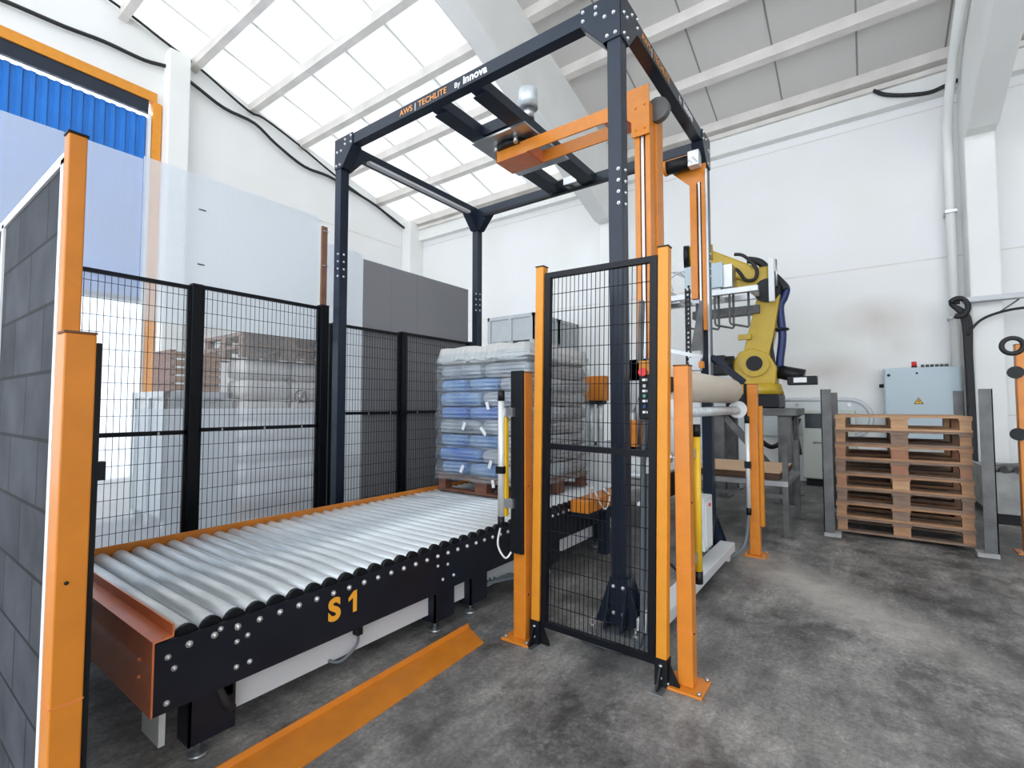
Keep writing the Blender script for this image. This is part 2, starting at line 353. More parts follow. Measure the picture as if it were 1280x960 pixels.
tag(MB().tube(smooth_path([wallpt(*p) for p in ((130, -5), (165, 20), (203, 50), (232, 72), (255, 90), (310, 138), (330, 148), (372, 180), (410, 212), (440, 236), (468, 256), (490, 272), (508, 287))], 4), .025, 6).build('electric_cable', 'rubber'),
    'thin black cable following the roof line of the gable wall', 'cable')
tag(MB().tube(smooth_path([at(*p, 'X', 9.7) for p in ((1092, 113), (1105, 118), (1130, 119), (1160, 116), (1180, 108), (1197, 100))], 4), .03, 6).build('electric_cable', 'rubber'),
    'short black cable sagging below the eaves beside the white rafter', 'cable')
# ================================================================== LOW-LEVEL HELPERS FOR EQUIPMENT
def bolts(parent, pts, axis, r=.012, name='bolt', m='bolt'):
    d = {'-X': Vector((-1, 0, 0)), '-Y': Vector((0, -1, 0)), '+Z': Vector((0, 0, 1))}[axis]
    mb = MB().cyl((0, 0, 0), d * r * .35, r, 8).sphere(d * r * .35, r * .8, 8, 4, sc=(1, 1, 1))
    me = mb.mesh(name, m, Vector())
    for p in pts: inst(name, me, p, parent)
# ================================================================== WRAPPER GANTRY
GX0, GX1, GY0, GY1, GT, GW = 2.70, 4.80, 1.14, 4.04, 3.83, .09
g = T('pallet_wrapping_machine', 'dark grey gantry pallet wrapper with orange rotating arm over the conveyor', 'machine', (3.75, 2.6, 0))
cols = {}
for (x, y) in ((GX0, GY0), (GX0, GY1 - GW), (GX1 - GW, GY0), (GX1 - GW, GY1 - GW)):
    c = b1(x, x + GW, y, y + GW, .03, GT - .002).build('column', 'anthracite', g, .004); cols[(x, y)] = c
    # foot
    cx, cy = x + GW / 2, y + GW / 2
    b1(cx - .15, cx + .15, cy - .15, cy + .15, 0, .022).build('base_plate', 'steel', c)
    for dx in (-1, 1):
        MB().prism([(cx + dx * (GW / 2 + .002), cy - .05, .30), (cx + dx * (GW / 2 + .002), cy + .05, .30), (cx + dx * (GW / 2 + .002), cy + .145, .03), (cx + dx * (GW / 2 + .002), cy - .145, .03)], (dx * .01, 0, 0)).build('foot_plate', 'anthracite', c)
    for dy in (-1, 1):
        MB().prism([(cx - .05, cy + dy * (GW / 2 + .002), .30), (cx + .05, cy + dy * (GW / 2 + .002), .30), (cx + .145, cy + dy * (GW / 2 + .002), .03), (cx - .145, cy + dy * (GW / 2 + .002), .03)], (0, dy * .01, 0)).build('foot_plate', 'anthracite', c)
    zs = (2.52, 2.59, 2.66, 2.73)
    bolts(c, [(x, cy + d, z) for z in zs for d in (-.022, .022) if d < 0 or True][:8:2], '-X', .011)
    bolts(c, [(cx, y, z) for z in zs], '-Y', .011)
    if (x, y) == (GX0, GY0):
        bolts(c, [(cx - GW / 2 - .012, cy + d, z) for d in (-.03, .03) for z in (.25, .1)], '-X', .012)
        for (dx, dy) in ((-.13, .13), (-.13, -.13), (.13, -.13)):
            MB().cyl((cx + dx, cy + dy, .02), (cx + dx, cy + dy, .075), .009, 8).cyl((cx + dx, cy + dy, .022), (cx + dx, cy + dy, .04), .018, 6).build('anchor_bolt', 'steel', c)
BZ0 = GT - .10
beam_f = b1(GX0 + .001, GX0 + GW - .001, GY0 + GW, GY1 - GW, BZ0, GT).build('beam', 'anthracite', g, .004)
beam_b = b1(GX1 - GW + .001, GX1 - .001, GY0 + GW, GY1 - GW, BZ0, GT).build('beam', 'anthracite', g, .004)
beam_n = b1(GX0 + GW, GX1 - GW, GY0 + .001, GY0 + GW - .001, BZ0, GT).build('beam', 'anthracite', g, .004)
beam_l = b1(GX0 + GW, GX1 - GW, GY1 - GW + .001, GY1 - .001, BZ0, GT).build('beam', 'anthracite', g, .004)
b1(GX1 - GW - .03, GX1 - GW, GY0 + .2, GY1 - .2, BZ0 - .035, BZ0 - .005).build('rail', 'black', beam_b)
b1(GX0 + GW + .2, GX1 - GW - .2, GY1 - GW - .05, GY1 - GW, BZ0 - .03, BZ0 - .004).build('rail', 'duct', beam_l)
def gusset(x, y, dy, dx, faces):
    """chamfered corner plates on a column top; dx,dy point along the beams"""
    ex = GX0 if dx > 0 else GX1; ey = GY0 if dy > 0 else GY1
    t = .008
    px0 = ex - t * dx
    def yz(off, xx, w):
        return [(xx, ey + dy * a, b) for a, b in ((0, GT + .006), (.27, GT + .006), (.27, BZ0), (.115, GT - .28), (0, GT - .28))], (w, 0, 0)
    p, v = yz(0, ex - t if dx > 0 else ex, t); MB().prism(p, v).build('gusset', 'anthracite', g)
    xin = ex + dx * GW
    p = [(xin, ey + dy * a, b) for a, b in ((GW, BZ0), (.27, BZ0), (.115, GT - .28), (GW, GT - .28))]; MB().prism(p, (dx * t, 0, 0)).build('gusset', 'anthracite', g)
    p = [(ex + dx * a, ey - t if dy > 0 else ey, b) for a, b in ((0, GT + .006), (.27, GT + .006), (.27, BZ0), (.115, GT - .28), (0, GT - .28))]
    MB().prism(p, (0, t, 0)).build('gusset', 'anthracite', g)
    yin = ey + dy * GW
    p = [(ex + dx * a, yin, b) for a, b in ((GW, BZ0), (.27, BZ0), (.115, GT - .28), (GW, GT - .28))]; MB().prism(p, (0, dy * t, 0)).build('gusset', 'anthracite', g)
    # folded diagonal web
    MB().bar((ex + dx * GW / 2, ey + dy * .27, BZ0 - .004), (ex + dx * GW / 2, ey + dy * .115, GT - .28), GW, .006, (0, 0, 1)).build('web', 'anthracite', g)
    MB().bar((ex + dx * .27, ey + dy * GW / 2, BZ0 - .004), (ex + dx * .115, ey + dy * GW / 2, GT - .28), GW, .006, (0, 0, 1)).build('web', 'anthracite', g)
    if dx > 0:
        bolts(g, [(ex - t, ey + dy * a, GT - b) for a, b in ((.25, .02), (.25, .08), (.16, .03), (.16, .075), (.10, .12), (.04, .12), (.03, .25), (.085, .25))], '-X', .012)
    if dy > 0:
        bolts(g, [(ex + dx * a, ey - t, GT - b) for a, b in ((.25, .02), (.25, .08), (.16, .05), (.08, .12), (.03, .12), (.03, .25), (.085, .25))], '-Y', .012)
gusset(0, 0, 1, 1, 0); gusset(0, 0, -1, 1, 0); gusset(0, 0, 1, -1, 0); gusset(0, 0, -1, -1, 0)
# lettering on both visible beams
tx = GX0 - .0015; tz = BZ0 + .024
for (s_, yy, sz, m_, bold) in (('AWS', 3.13, .070, 'letter_orange', 0), ('|', 2.95, .070, 'letter_white', 0), ('TECHLITE', 2.905, .070, 'letter_orange', 0), ('By', 2.505, .060, 'letter_white', 0), ('innova', 2.415, .085, 'letter_white', .0025)):
    text(s_, sz, (tx, yy, tz), '-X', m_, 'lettering', beam_f, 1.05, bold)
ty = GY0 - .0015
for (s_, xx, sz, m_, bold) in (('AWS', 3.05, .072, 'letter_orange', 0), ('|', 3.235, .072, 'letter_white', 0), ('TECHLITE', 3.285, .072, 'letter_orange', 0), ('By', 3.86, .06, 'letter_white', 0), ('innova', 3.98, .09, 'letter_white', .0025)):
    text(s_, sz, (xx, ty, tz), '-Y', m_, 'lettering', beam_n, 1.1, bold)
# cross beams carrying the slewing unit
for (y0, y1) in ((2.72, 2.83), (2.30, 2.41)):
    cb = b1(GX0 + GW, GX1 - GW, y0, y1, BZ0 + .0, BZ0 + .10).build('cross_beam', 'anthracite', g, .004)
    b1(GX0 + GW + .05, GX1 - GW - .05, y0 - .02, y1 + .02, BZ0 - .012, BZ0).build('flange', 'anthracite', cb)
b1(3.30, 3.38, 2.41, 2.72, BZ0, BZ0 + .1).build('cross_member', 'anthracite', g)
b1(4.02, 4.10, 2.41, 2.72, BZ0, BZ0 + .1).build('cross_member', 'anthracite', g)
b1(3.32, 4.08, 2.27, 2.86, BZ0 - .03, BZ0 - .012).build('slewing_plate', 'steel', g)
MB().cyl((3.62, 2.56, 3.645), (3.62, 2.56, 3.70), .19, 28).build('slewing_ring', 'black', g)
for (px, py) in ((3.47, 2.69), (3.44, 2.45), (3.74, 2.66)):
    MB().cyl((px, py, 3.64), (px, py, 3.71), .02, 10).build('guide_pin', 'steel', g)
mo = MB().cyl((3.48, 2.34, BZ0 + .1), (3.48, 2.34, 3.93), .055, 20).build('gear_motor', 'steel', g)
MB().cyl((3.48, 2.34, 3.93), (3.48, 2.34, 4.09), .085, 24).build('motor_cap', 'galv', mo)
# rotating arm
arm = b1(3.48, 3.495, 1.34, 2.70, 3.55, 3.66).build('arm', 'orange', g, .002)
b1(3.725, 3.74, 1.34, 2.70, 3.55, 3.66).build('side_channel', 'orange', arm, .002)
b1(3.48, 3.74, 2.36, 2.70, 3.545, 3.552).build('end_plate', 'orange_dark', arm)
b1(3.48, 3.74, 2.69, 2.70, 3.55, 3.63).build('end_cap', 'orange_dark', arm)
b1(3.48, 3.74, 1.34, 1.62, 3.545, 3.552).build('end_plate', 'orange_dark', arm)
b1(3.495, 3.725, 1.60, 1.62, 3.552, 3.65).build('stiffener', 'orange_dark', arm)
b1(3.495, 3.725, 2.34, 2.36, 3.552, 3.65).build('stiffener', 'orange_dark', arm)
ch = MB()
for i in range(26): ch.box(3.80 + i * .035, 3.826 + i * .035, 2.18, 2.25, BZ0 - .0, BZ0 + .05)
ch = MB()
for i in range(10):
    a = math.pi * i / 9
    ch.box(4.62 - .07 * math.sin(a), 4.65 - .07 * math.sin(a), 2.60 + .09 * math.cos(a), 2.635 + .09 * math.cos(a), BZ0 - .02, BZ0 + .05)
ch.build('cable_chain', 'black', g)
b1(4.55, 4.7, 2.44, 2.6, BZ0 - .02, BZ0 + .06).build('junction_box', 'steel', g)
# mast with film carriage
ma = MB().prism([(3.478, 1.445, 3.72), (3.478, 1.245, 3.72), (3.478, 1.245, 3.34), (3.478, 1.385, 3.34), (3.478, 1.385, 3.46), (3.478, 1.445, 3.52)], (-.010, 0, 0)).build('mast_head', 'orange', g)
bolts(ma, [(3.468, 1.35, 3.56), (3.468, 1.28, 3.57), (3.468, 1.35, 3.39), (3.468, 1.28, 3.39)], '-X', .009, m='orange')
MB().cyl((3.56, 1.22, 3.56), (3.62, 1.22, 3.56), .09, 20).build('pulley', 'raw_steel', ma)
mast = b1(3.49, 3.60, 1.25, 1.285, .92, 3.6).box(3.49, 3.60, 1.33, 1.37, .92, 3.6).box(3.545, 3.60, 1.285, 1.33, .92, 3.6).build('mast', 'orange', g)
b1(3.60, 3.74, 1.235, 1.36, .92, 3.56).build('mast_back', 'orange', mast, .004)
b1(3.488, 3.505, 1.298, 1.318, .95, 3.35).build('guide_rail', 'steel', mast)
ca = b1(3.36, 3.49, 1.22, 1.42, 1.48, 1.64).build('film_carriage', 'raw_steel', g, .004)
MB().prism([(3.36, 1.43, 1.64), (3.36, 1.43, 1.25), (3.36, 1.36, 1.25), (3.36, 1.25, 1.5), (3.36, 1.25, 1.64)], (.012, 0, 0)).build('bracket', 'steel', ca)
MB().bar((3.33, 1.285, 1.60), (3.33, 1.265, 2.05), .03, .045, (1, 0, 0)).build('lever', 'raw_steel', ca)
for yy in (1.28, 1.34): MB().cyl((3.40, yy, 1.02), (3.40, yy, 1.52), .022, 12).build('guide_roller', 'steel', ca)
MB().cyl((3.46, 1.22, .62), (3.46, 1.22, .98), .07, 20).build('film_roll', 'white_paint', ca)
b1(3.34, 3.35, 1.32, 1.42, .96, 1.20).build('cover', 'orange', ca, .003)
b1(3.34, 3.56, 1.18, 1.42, .98, 1.01).build('tray', 'anthracite', ca)
b1(3.38, 3.52, 1.18, 1.34, .58, .61).build('film_foot', 'white_paint', ca)
# second orange mast with the sheet cutter on the far column
m2 = b1(4.64, 4.705, 1.225, 1.285, 2.30, 3.40).box(4.64, 4.705, 1.145, 1.18, 2.0, 3.40).build('sheet_mast', 'orange', g)
b1(4.655, 4.70, 1.195, 1.212, 1.75, 3.40).build('guide_rail', 'steel', m2)
b1(4.63, 4.655, 1.125, 1.14, 1.55, 3.50).build('guide_rail', 'steel', m2)
MB().prism([(4.66, 1.52, 3.70), (4.66, 1.14, 3.70), (4.66, 1.14, 3.40), (4.66, 1.30, 3.40), (4.66, 1.52, 3.62)], (.012, 0, 0)).build('mount_plate', 'orange', m2)
mt = MB().cyl((4.58, 1.47, 3.58), (4.58, 1.27, 3.58), .065, 18).build('drive_motor', 'black', m2)
MB().cyl((4.58, 1.47, 3.58), (4.58, 1.50, 3.58), .07, 18).build('motor_cap', 'orange', mt)
b1(4.53, 4.63, 1.17, 1.27, 3.52, 3.66).build('gear_box', 'alu', mt, .006)
for k in range(5): MB().cyl((4.53, 1.19 + .015 * k, 3.55 + .02 * (k % 3)), (4.515, 1.19 + .015 * k, 3.55 + .02 * (k % 3)), .008, 6).build('fitting', 'steel', mt)
ec = MB()
for i in range(24):
    z = 2.36 - i * .045; ec.box(4.62, 4.67, 1.30, 1.305, z, z + .045); ec.box(4.62, 4.67, 1.335, 1.34, z, z + .045); ec.box(4.62, 4.67, 1.305, 1.335, z, z + .02)
ec.build('cable_chain', 'black', g)
cu = MB().bar((4.55, 1.62, 1.86), (4.55, 1.17, 1.74), .035, .035).build('cutter_arm', 'steel', g)
MB().prism([(4.52, 1.27, 1.80), (4.52, 1.17, 1.80), (4.52, 1.15, 2.25), (4.52, 1.18, 2.25)], (.015, 0, 0)).build('gusset_plate', 'raw_steel', cu)
b1(4.50, 4.58, 1.18, 1.28, 1.62, 1.74).build('clamp_block', 'steel', cu, .004)
b1(4.49, 4.53, 1.15, 1.19, 1.64, 1.70).build('sensor', 'orange', cu)
MB().bar((4.70, 1.13, 1.75), (4.9, .9, 1.52), .05, .05).build('brace', 'anthracite', g)
# floor duct and control box of the machine
b1(2.62, 4.55, .93, 1.05, .06, .13).box(2.7, 2.76, .95, 1.03, 0, .06).box(4.4, 4.46, .95, 1.03, 0, .06).build('floor_duct', 'alu', g, .004)
bx_ = b1(3.86, 4.10, 1.0, 1.14, .20, .60).build('control_box', 'light_grey', g, .008)
b1(3.88, 4.06, .993, 1.0, .23, .57).build('box_door', 'white_paint', bx_, .004)
MB().cyl((3.97, .993, .54), (3.97, .982, .54), .013, 10).build('lamp', 'red', bx_)
b1(3.95, 4.0, 1.05, 1.14, .0, .20).build('box_stand', 'anthracite', bx_)
# paper/film roll on its tube
rl = T('top_sheet_dispenser', 'wide beige top sheet roll lying on a steel tube beside the dark column', 'film roll', (4.0, .95, 1.2))
sg = MB(); RN = 36
MB().tube([(2.93, .95, 1.43), (2.94, .95, 1.43), (4.56, .95, 1.43), (4.59, .95, 1.43)], [.095, .105, .105, .09], 28).build('sheet_roll', 'paper', rl)
MB().cyl((2.90, .95, 1.43), (2.94, .95, 1.43), .05, 20).build('core', 'black', rl)
MB().cyl((2.88, .90, 1.26), (4.61, .90, 1.26), .032, 16).build('support_tube', 'galv', rl)
for x in (2.9, 4.61): MB().cyl((x, .90, 1.27), (x + .02, .90, 1.27), .075, 20).build('end_disc', 'white_paint', rl)
MB().bar((4.57, 1.15, 1.27), (4.57, .9, 1.27), .05, .05).build('bracket', 'raw_steel', rl)
MB().bar((2.96, 1.0, 1.42), (2.96, 1.14, 1.20), .025, .012, (1, 0, 0)).build('lever', 'raw_steel', rl)
# ================================================================== CONVEYOR
CY0, CY1, CX0, CX1, CT = 1.98, 3.36, .66, 4.75, .485
cv = T('roller_conveyor', 'long roller conveyor with black side plates and orange end guard', 'conveyor', (2.7, 2.65, 0))
sp_ = b1(CX0, CX1, CY0, CY0 + .01, .243, CT).box(CX0, CX1, CY0 + .01, CY0 + .06, .243, .253).build('side_plate', 'navy_black', cv)
b1(CX0, CX1, CY1 - .01, CY1, .243, CT).build('side_plate', 'navy_black', cv)
fr = b1(CX0, CX1, CY1 - .02, CY1 + .03, CT, CT + .005).box(CX0, CX1, CY1 - .02, CY1 - .014, CT, CT + .055).build('edge_rail', 'orange', cv)
R_ = .037
me = MB().cyl((0, CY0 + .03 - 2.67, 0), (0, CY1 - .03 - 2.67, 0), R_, 18).mesh('roller', 'galv', Vector())
mec = MB().cyl((0, -.012, 0), (0, .012, 0), R_ + .001, 16).mesh('end_ring', 'black', Vector())
mea = MB().cyl((0, -.02, 0), (0, .03, 0), .012, 8).mesh('axle', 'steel', Vector())
x = .765; bp_ = []; NR = 0
while x < CX1 - .05:
    r = inst('roller', me, (x, 2.67, CT - .010), cv); inst('end_ring', mec, (x, CY0 + .03, CT - .010), r)
    bp_.append((x, CY0, CT - .035)); x += .0835; NR += 1
bolts(cv, bp_, '-Y', .0125)
bolts(cv, [(.70, CY0, CT - .055), (.70, CY0, .275), (.72, CY0, CT - .10), (.87, CY0, CT - .02), (.93, CY0, CT - .03), (.93, CY0, CT - .09), (.97, CY0, CT - .08), (.93, CY0, .30), (.98, CY0, .30), (2.02, CY0, CT - .09), (2.1, CY0, CT - .1), (2.06, CY0, .31), (2.15, CY0, .31)], '-Y', .010)
text('S', .135, (1.325, CY0 - .0015, .330), '-Y', 'letter_amber', 'lettering', sp_, 1.0, .006)
MB().prism([(1.455, CY0 - .0015, .330), (1.455, CY0 - .0015, .398), (1.430, CY0 - .0015, .385), (1.430, CY0 - .0015, .403), (1.458, CY0 - .0015, .428), (1.476, CY0 - .0015, .428), (1.476, CY0 - .0015, .330)][::-1], (0, -.001, 0)).build('lettering', 'letter_amber', sp_)
# orange end guard: face, flat step, raised lip
eg = MB().prism([(CX0 - .006, CY0, .243), (CX0, CY0, .243), (CX0, CY0, .490), (CX0 + .058, CY0, .494), (CX0 + .058, CY0, .538), (CX0 + .052, CY0, .538), (CX0 + .052, CY0, .500), (CX0 - .006, CY0, .496)], (0, CY1 - CY0, 0)).build('end_guard', 'orange_dark', cv)
bolts(cv, [(CX0 - .006, CY0 + .11, .41), (CX0 - .006, CY0 + .11, .35)], '-X', .008, m='orange_dark')
for (xx) in (.78, 2.02, 2.33, 3.25, 4.1):
    for yy in (CY0 + .02, CY1 - .13):
        l = b1(xx, xx + .16, yy, yy + .01, .07, .30).box(xx, xx + .008, yy, yy + .10, .07, .30).build('leg', 'navy_black', cv)
        MB().cyl((xx + .05, yy + .05, .012), (xx + .05, yy + .05, .12), .010, 8).build('levelling_screw', 'steel', l)
        MB().cyl((xx + .05, yy + .05, 0), (xx + .05, yy + .05, .014), .035, 12).build('foot', 'steel', l)
cdu = b1(.95, 4.6, CY0 + .075, CY0 + .13, .105, .205).build('cable_duct', 'duct', cv)
b1(.70, .72, CY0 + .06, CY0 + .22, .10, .235).build('duct_end', 'light_grey', cv)
for xx in (.9, 1.5): b1(xx, xx + .03, CY0 + .02, CY0 + .06, .195, .235).build('sensor', 'black', cv)
MB().tube(smooth_path([(.88, CY0 + .03, .24), (.91, CY0 + .02, .16), (.94, CY0 + .05, .13), (.92, CY0 + .10, .15)]), .016, 8).build('hose', 'rubber', cv)
MB().tube(smooth_path([(1.51, CY0 + .03, .22), (1.50, CY0 + .03, .15), (1.42, CY0 + .05, .10), (1.36, CY0 + .10, .13)]), .008, 6).build('hose', 'grey_hose', cv)
for k in range(5):
    xx = 2.42 + .05 * k
    MB().tube(smooth_path([(xx, CY0 + .12, .19), (xx + .03, CY0 + .05, .16 - .01 * k), (xx + .12, CY0 + .02, .15), (xx + .3, CY0 - .05, .14 - .02 * k), (xx + .42, CY0 - .06, .05)]), .009, 6).build('hose', 'grey_hose', cv)
b1(2.30, 2.48, CY0 + .10, CY0 + .13, .13, .23).build('gland_plate', 'duct', cv)
# orange pneumatic head beside the conveyor
pb = T('clamp_unit', 'orange clamp block with a white hose at the conveyor side', 'machine part', (3.95, 1.88, 0))
b1(3.52, 4.20, 1.80, 1.96, .44, .54).build('body', 'orange', pb, .006)
b1(3.54, 4.18, 1.81, 1.965, .41, .44).build('mount', 'anthracite', pb)
b1(3.98, 4.06, 1.86, 1.94, 0, .41).build('post', 'anthracite', pb)
MB().tube(smooth_path([(3.68, 1.86, .54), (3.60, 1.80, .64), (3.68, 1.77, .50), (3.80, 1.78, .44), (3.92, 1.80, .52), (3.95, 1.86, .57)]), .008, 6).build('hose', 'white_paint', pb)
MB().cyl((3.95, 1.86, .54), (3.95, 1.86, .59), .02, 10).build('fitting', 'steel', pb)
# orange guide box on twin rods
gb = T('lift_unit', 'orange box on two vertical steel rods behind the gate mesh', 'machine part', (4.86, 2.33, 0))
b1(4.84, 4.98, 2.28, 2.55, 1.36, 1.63).build('box', 'orange', gb, .006)
for yy in (2.35, 2.47): MB().cyl((4.90, yy, .85), (4.90, yy, 1.36), .04, 14).build('rod', 'galv', gb)
b1(4.84, 4.96, 2.30, 2.52, 1.32, 1.36).build('clamp', 'black', gb)
b1(4.80, 5.0, 2.22, 2.66, 0, .85).build('base', 'white_paint', gb, .01)
tag(b1(5.2, 5.32, 2.96, 3.13, 0, 1.95).build('rack_post', 'board_brown', bevel=.004), 'dark brown upright post standing behind the wrapped load', 'post')
fb = T('feed_conveyor', 'black chain feed conveyor standing behind the dark gantry column', 'conveyor', (5.6, 1.9, 0))
b1(5.05, 6.6, 1.76, 1.78, .3, .56).build('side_plate', 'navy_black', fb)
b1(5.0, 6.6, 2.90, 2.92, .3, .56).build('side_plate', 'navy_black', fb)
me2 = MB().cyl((0, -.55, 0), (0, .55, 0), .037, 14).mesh('roller', 'galv', Vector())
for k in range(18): inst('roller', me2, (5.10 + k * .085, 2.34, .55), fb)
for xx in (5.1, 6.4):
    for yy in (1.78, 2.84): b1(xx, xx + .08, yy, yy + .06, 0, .32).build('leg', 'navy_black', fb)
# ================================================================== PALLETS
def pallet(name, label, cat, cx, cy, z0, wx, wy, woods, group=None, rot=0, h=.144, bw=(.145, .10, .145)):
    """wx along x (deck boards run along x), wy along y"""
    t = T(name, label, cat, (cx, cy, z0), group)
    R = Matrix.Rotation(rot, 3, 'Z'); t.rotation_euler = (0, 0, rot)
    t22 = .020
    bl = h - 4 * t22 + .001
    def b(nm, x0, x1, y0, y1, za, zb, k):
        m_ = woods[0] if 'board' in nm else woods[random.randrange(len(woods))]; i0 = .007 if nm == 'block' else 0; x0 += i0; x1 -= i0; y0 += i0; y1 -= i0
        o = Vector(((x0 + x1) / 2, (y0 + y1) / 2, za)); key = (nm, round(x1 - x0, 3), round(y1 - y0, 3), round(zb - za, 3), m_)
        if key not in PM: PM[key] = b1(x0, x1, y0, y1, za, zb).mesh(nm, m_, o)
        ob = bpy.data.objects.new(nm, PM[key]); COL.objects.link(ob); ob.parent = t; ob.location = o
    bx, by = wx, wy
    ys = [(-by / 2, -by / 2 + .10), (-.0725, .0725), (by / 2 - .10, by / 2)]
    xs = [(-bx / 2, -bx / 2 + .095), (-.0725, .0725), (bx / 2 - .095, bx / 2)]
    i = 0
    for (ya, yb) in ys: b('bottom_board', -bx / 2, bx / 2, ya, yb, 0, t22, i); i += 1
    for (xa, xb) in xs:
        for (ya, yb) in ys: b('block', xa, xb, ya, yb, t22, t22 + bl + .02, i); i += 1
    for (xa, xb) in xs: b('stringer_board', xa, xb, -by / 2, by / 2, t22 + bl + .02, h - t22, i); i += 1
    n = 7; wd = .10
    for k in range(n):
        yc = -by / 2 + wd / 2 + (by - wd) * k / (n - 1); w_ = .145 if k in (0, 3, 6) else .10
        yc = min(max(yc, -by / 2 + w_ / 2), by / 2 - w_ / 2)
        b('deck_board', -bx / 2, bx / 2, yc - w_ / 2, yc + w_ / 2, h - t22, h, i); i += 1
    return t
PM = {}
words = ['lowest', 'second', 'third', 'fourth', 'fifth', 'sixth', 'seventh', 'topmost']
wset = [('wood_grey', 'wood_grey', 'wood'), ('wood', 'wood_grey', 'wood'), ('wood_grey', 'wood', 'wood_grey'), ('wood', 'wood_pale', 'wood_red'), ('wood_grey', 'wood_grey', 'wood_red'), ('wood', 'wood_pale', 'wood_red'), ('wood_grey', 'wood_grey', 'wood'), ('wood_pale', 'wood_pale', 'wood')]
for i in range(8):
    lab = 'worn wooden pallet, %s of the stack between steel stanchions' % ({'lowest': 'lowest', 'topmost': 'topmost'}.get(words[i], words[i] + ' from the floor'))
    pallet('wooden_pallet', lab, 'pallet', 6.0 + .58, -.265, .035 + i * .1465, 1.04, 1.15, wset[i], 'pallets stacked between stanchions', rot=math.pi / 2 + random.uniform(-.012, .012), h=.1455)
# stanchions round the stack
def stanchion(x, y, sx, sy, label, h=1.46):
    t = T('stanchion', label, 'post', (x, y, 0), 'steel stanchions around the pallet stack')
    b1(min(x, x + sx * .09), max(x, x + sx * .09), min(y, y + sy * .008), max(y, y + sy * .008), .0, h).build('flange', 'raw_steel', t)
    b1(min(x, x + sx * .008), max(x, x + sx * .008), min(y, y + sy * .09), max(y, y + sy * .09), .0, h).build('web', 'raw_steel', t)
    b1(x - .02, x + sx * .12, y - sy * .0, y + sy * .14, .0, .035).build('base_plate', 'conc', t)
stanchion(5.86, .36, 1, -1, 'rusty steel angle stanchion at the front corner facing the cardboard table', 1.47)
stanchion(5.84, -.90, 1, 1, 'rusty steel angle stanchion at the front corner near the roller table', 1.45)
stanchion(7.34, .36, -1, -1, 'rusty steel angle stanchion at the back corner near the robot controller', 1.47)
stanchion(7.34, -.90, -1, 1, 'rusty steel angle stanchion at the back corner before the blue-grey cabinet', 1.47)
# ================================================================== WRAPPED LOAD
LX0, LX1, LY0, LY1, LZ = 3.30, 4.36, 2.22, 3.26, CT + .036
pallet('wooden_pallet', 'dark wooden pallet under the film-wrapped load of blue sacks', 'pallet', (LX0 + LX1) / 2, (LY0 + LY1) / 2, LZ, LY1 - LY0 - .02, LX1 - LX0 - .02, ('wood_dark',), rot=math.pi / 2)
def sack_mesh(lx, ly, h, m, seed):
    rnd = random.Random(seed); nu, nv = 14, 7; mb = MB(); vs = []; fs = []
    for j in range(nv):
        t = -math.pi / 2 + math.pi * j / (nv - 1)
        for i in range(nu * 2):
            a = 2 * math.pi * i / (nu * 2)
            c, s_ = math.cos(a), math.sin(a)
            ex = .22
            px = math.copysign(abs(c) ** ex, c); py = math.copysign(abs(s_) ** ex, s_)
            ct = math.cos(t) ** .28 if math.cos(t) > 1e-6 else 0
            w = rnd.uniform(-.008, .008)
            vs.append((px * ct * lx / 2 * .99 + w, py * ct * ly / 2 * .99 + w, h / 2 + math.copysign(abs(math.sin(t)) ** .5, math.sin(t)) * h / 2))
    n2 = nu * 2
    for j in range(nv - 1):
        for i in range(n2): fs.append([j * n2 + i, j * n2 + (i + 1) % n2, (j + 1) * n2 + (i + 1) % n2, (j + 1) * n2 + i])
    mb._add(vs, fs, True); return mb
SM = {}
def sack(name, label, cx, cy, z, lx, ly, h, m, group, key):
    k = (round(lx, 3), round(ly, 3), m, key)
    if k not in SM: SM[k] = sack_mesh(lx, ly, h, m, hash(key) % 1000).mesh('sack', m, Vector())
    o = inst(name, SM[k], (cx, cy, z), None); tag(o, label, 'sack', group); return o
nl = 9; sz0 = LZ + .146; sh = (1.80 - sz0) / nl
order = ['bottom', 'second', 'third', 'fourth', 'fifth', 'sixth', 'seventh', 'eighth', 'top']
cA = ['sack_blue', 'sack_deep', 'sack_blue', 'sack_grey', 'sack_deep', 'sack_blue', 'sack_blue', 'sack_grey', 'sack_white']
wx_, wy_ = LX1 - LX0 - .01, LY1 - LY0 - .01
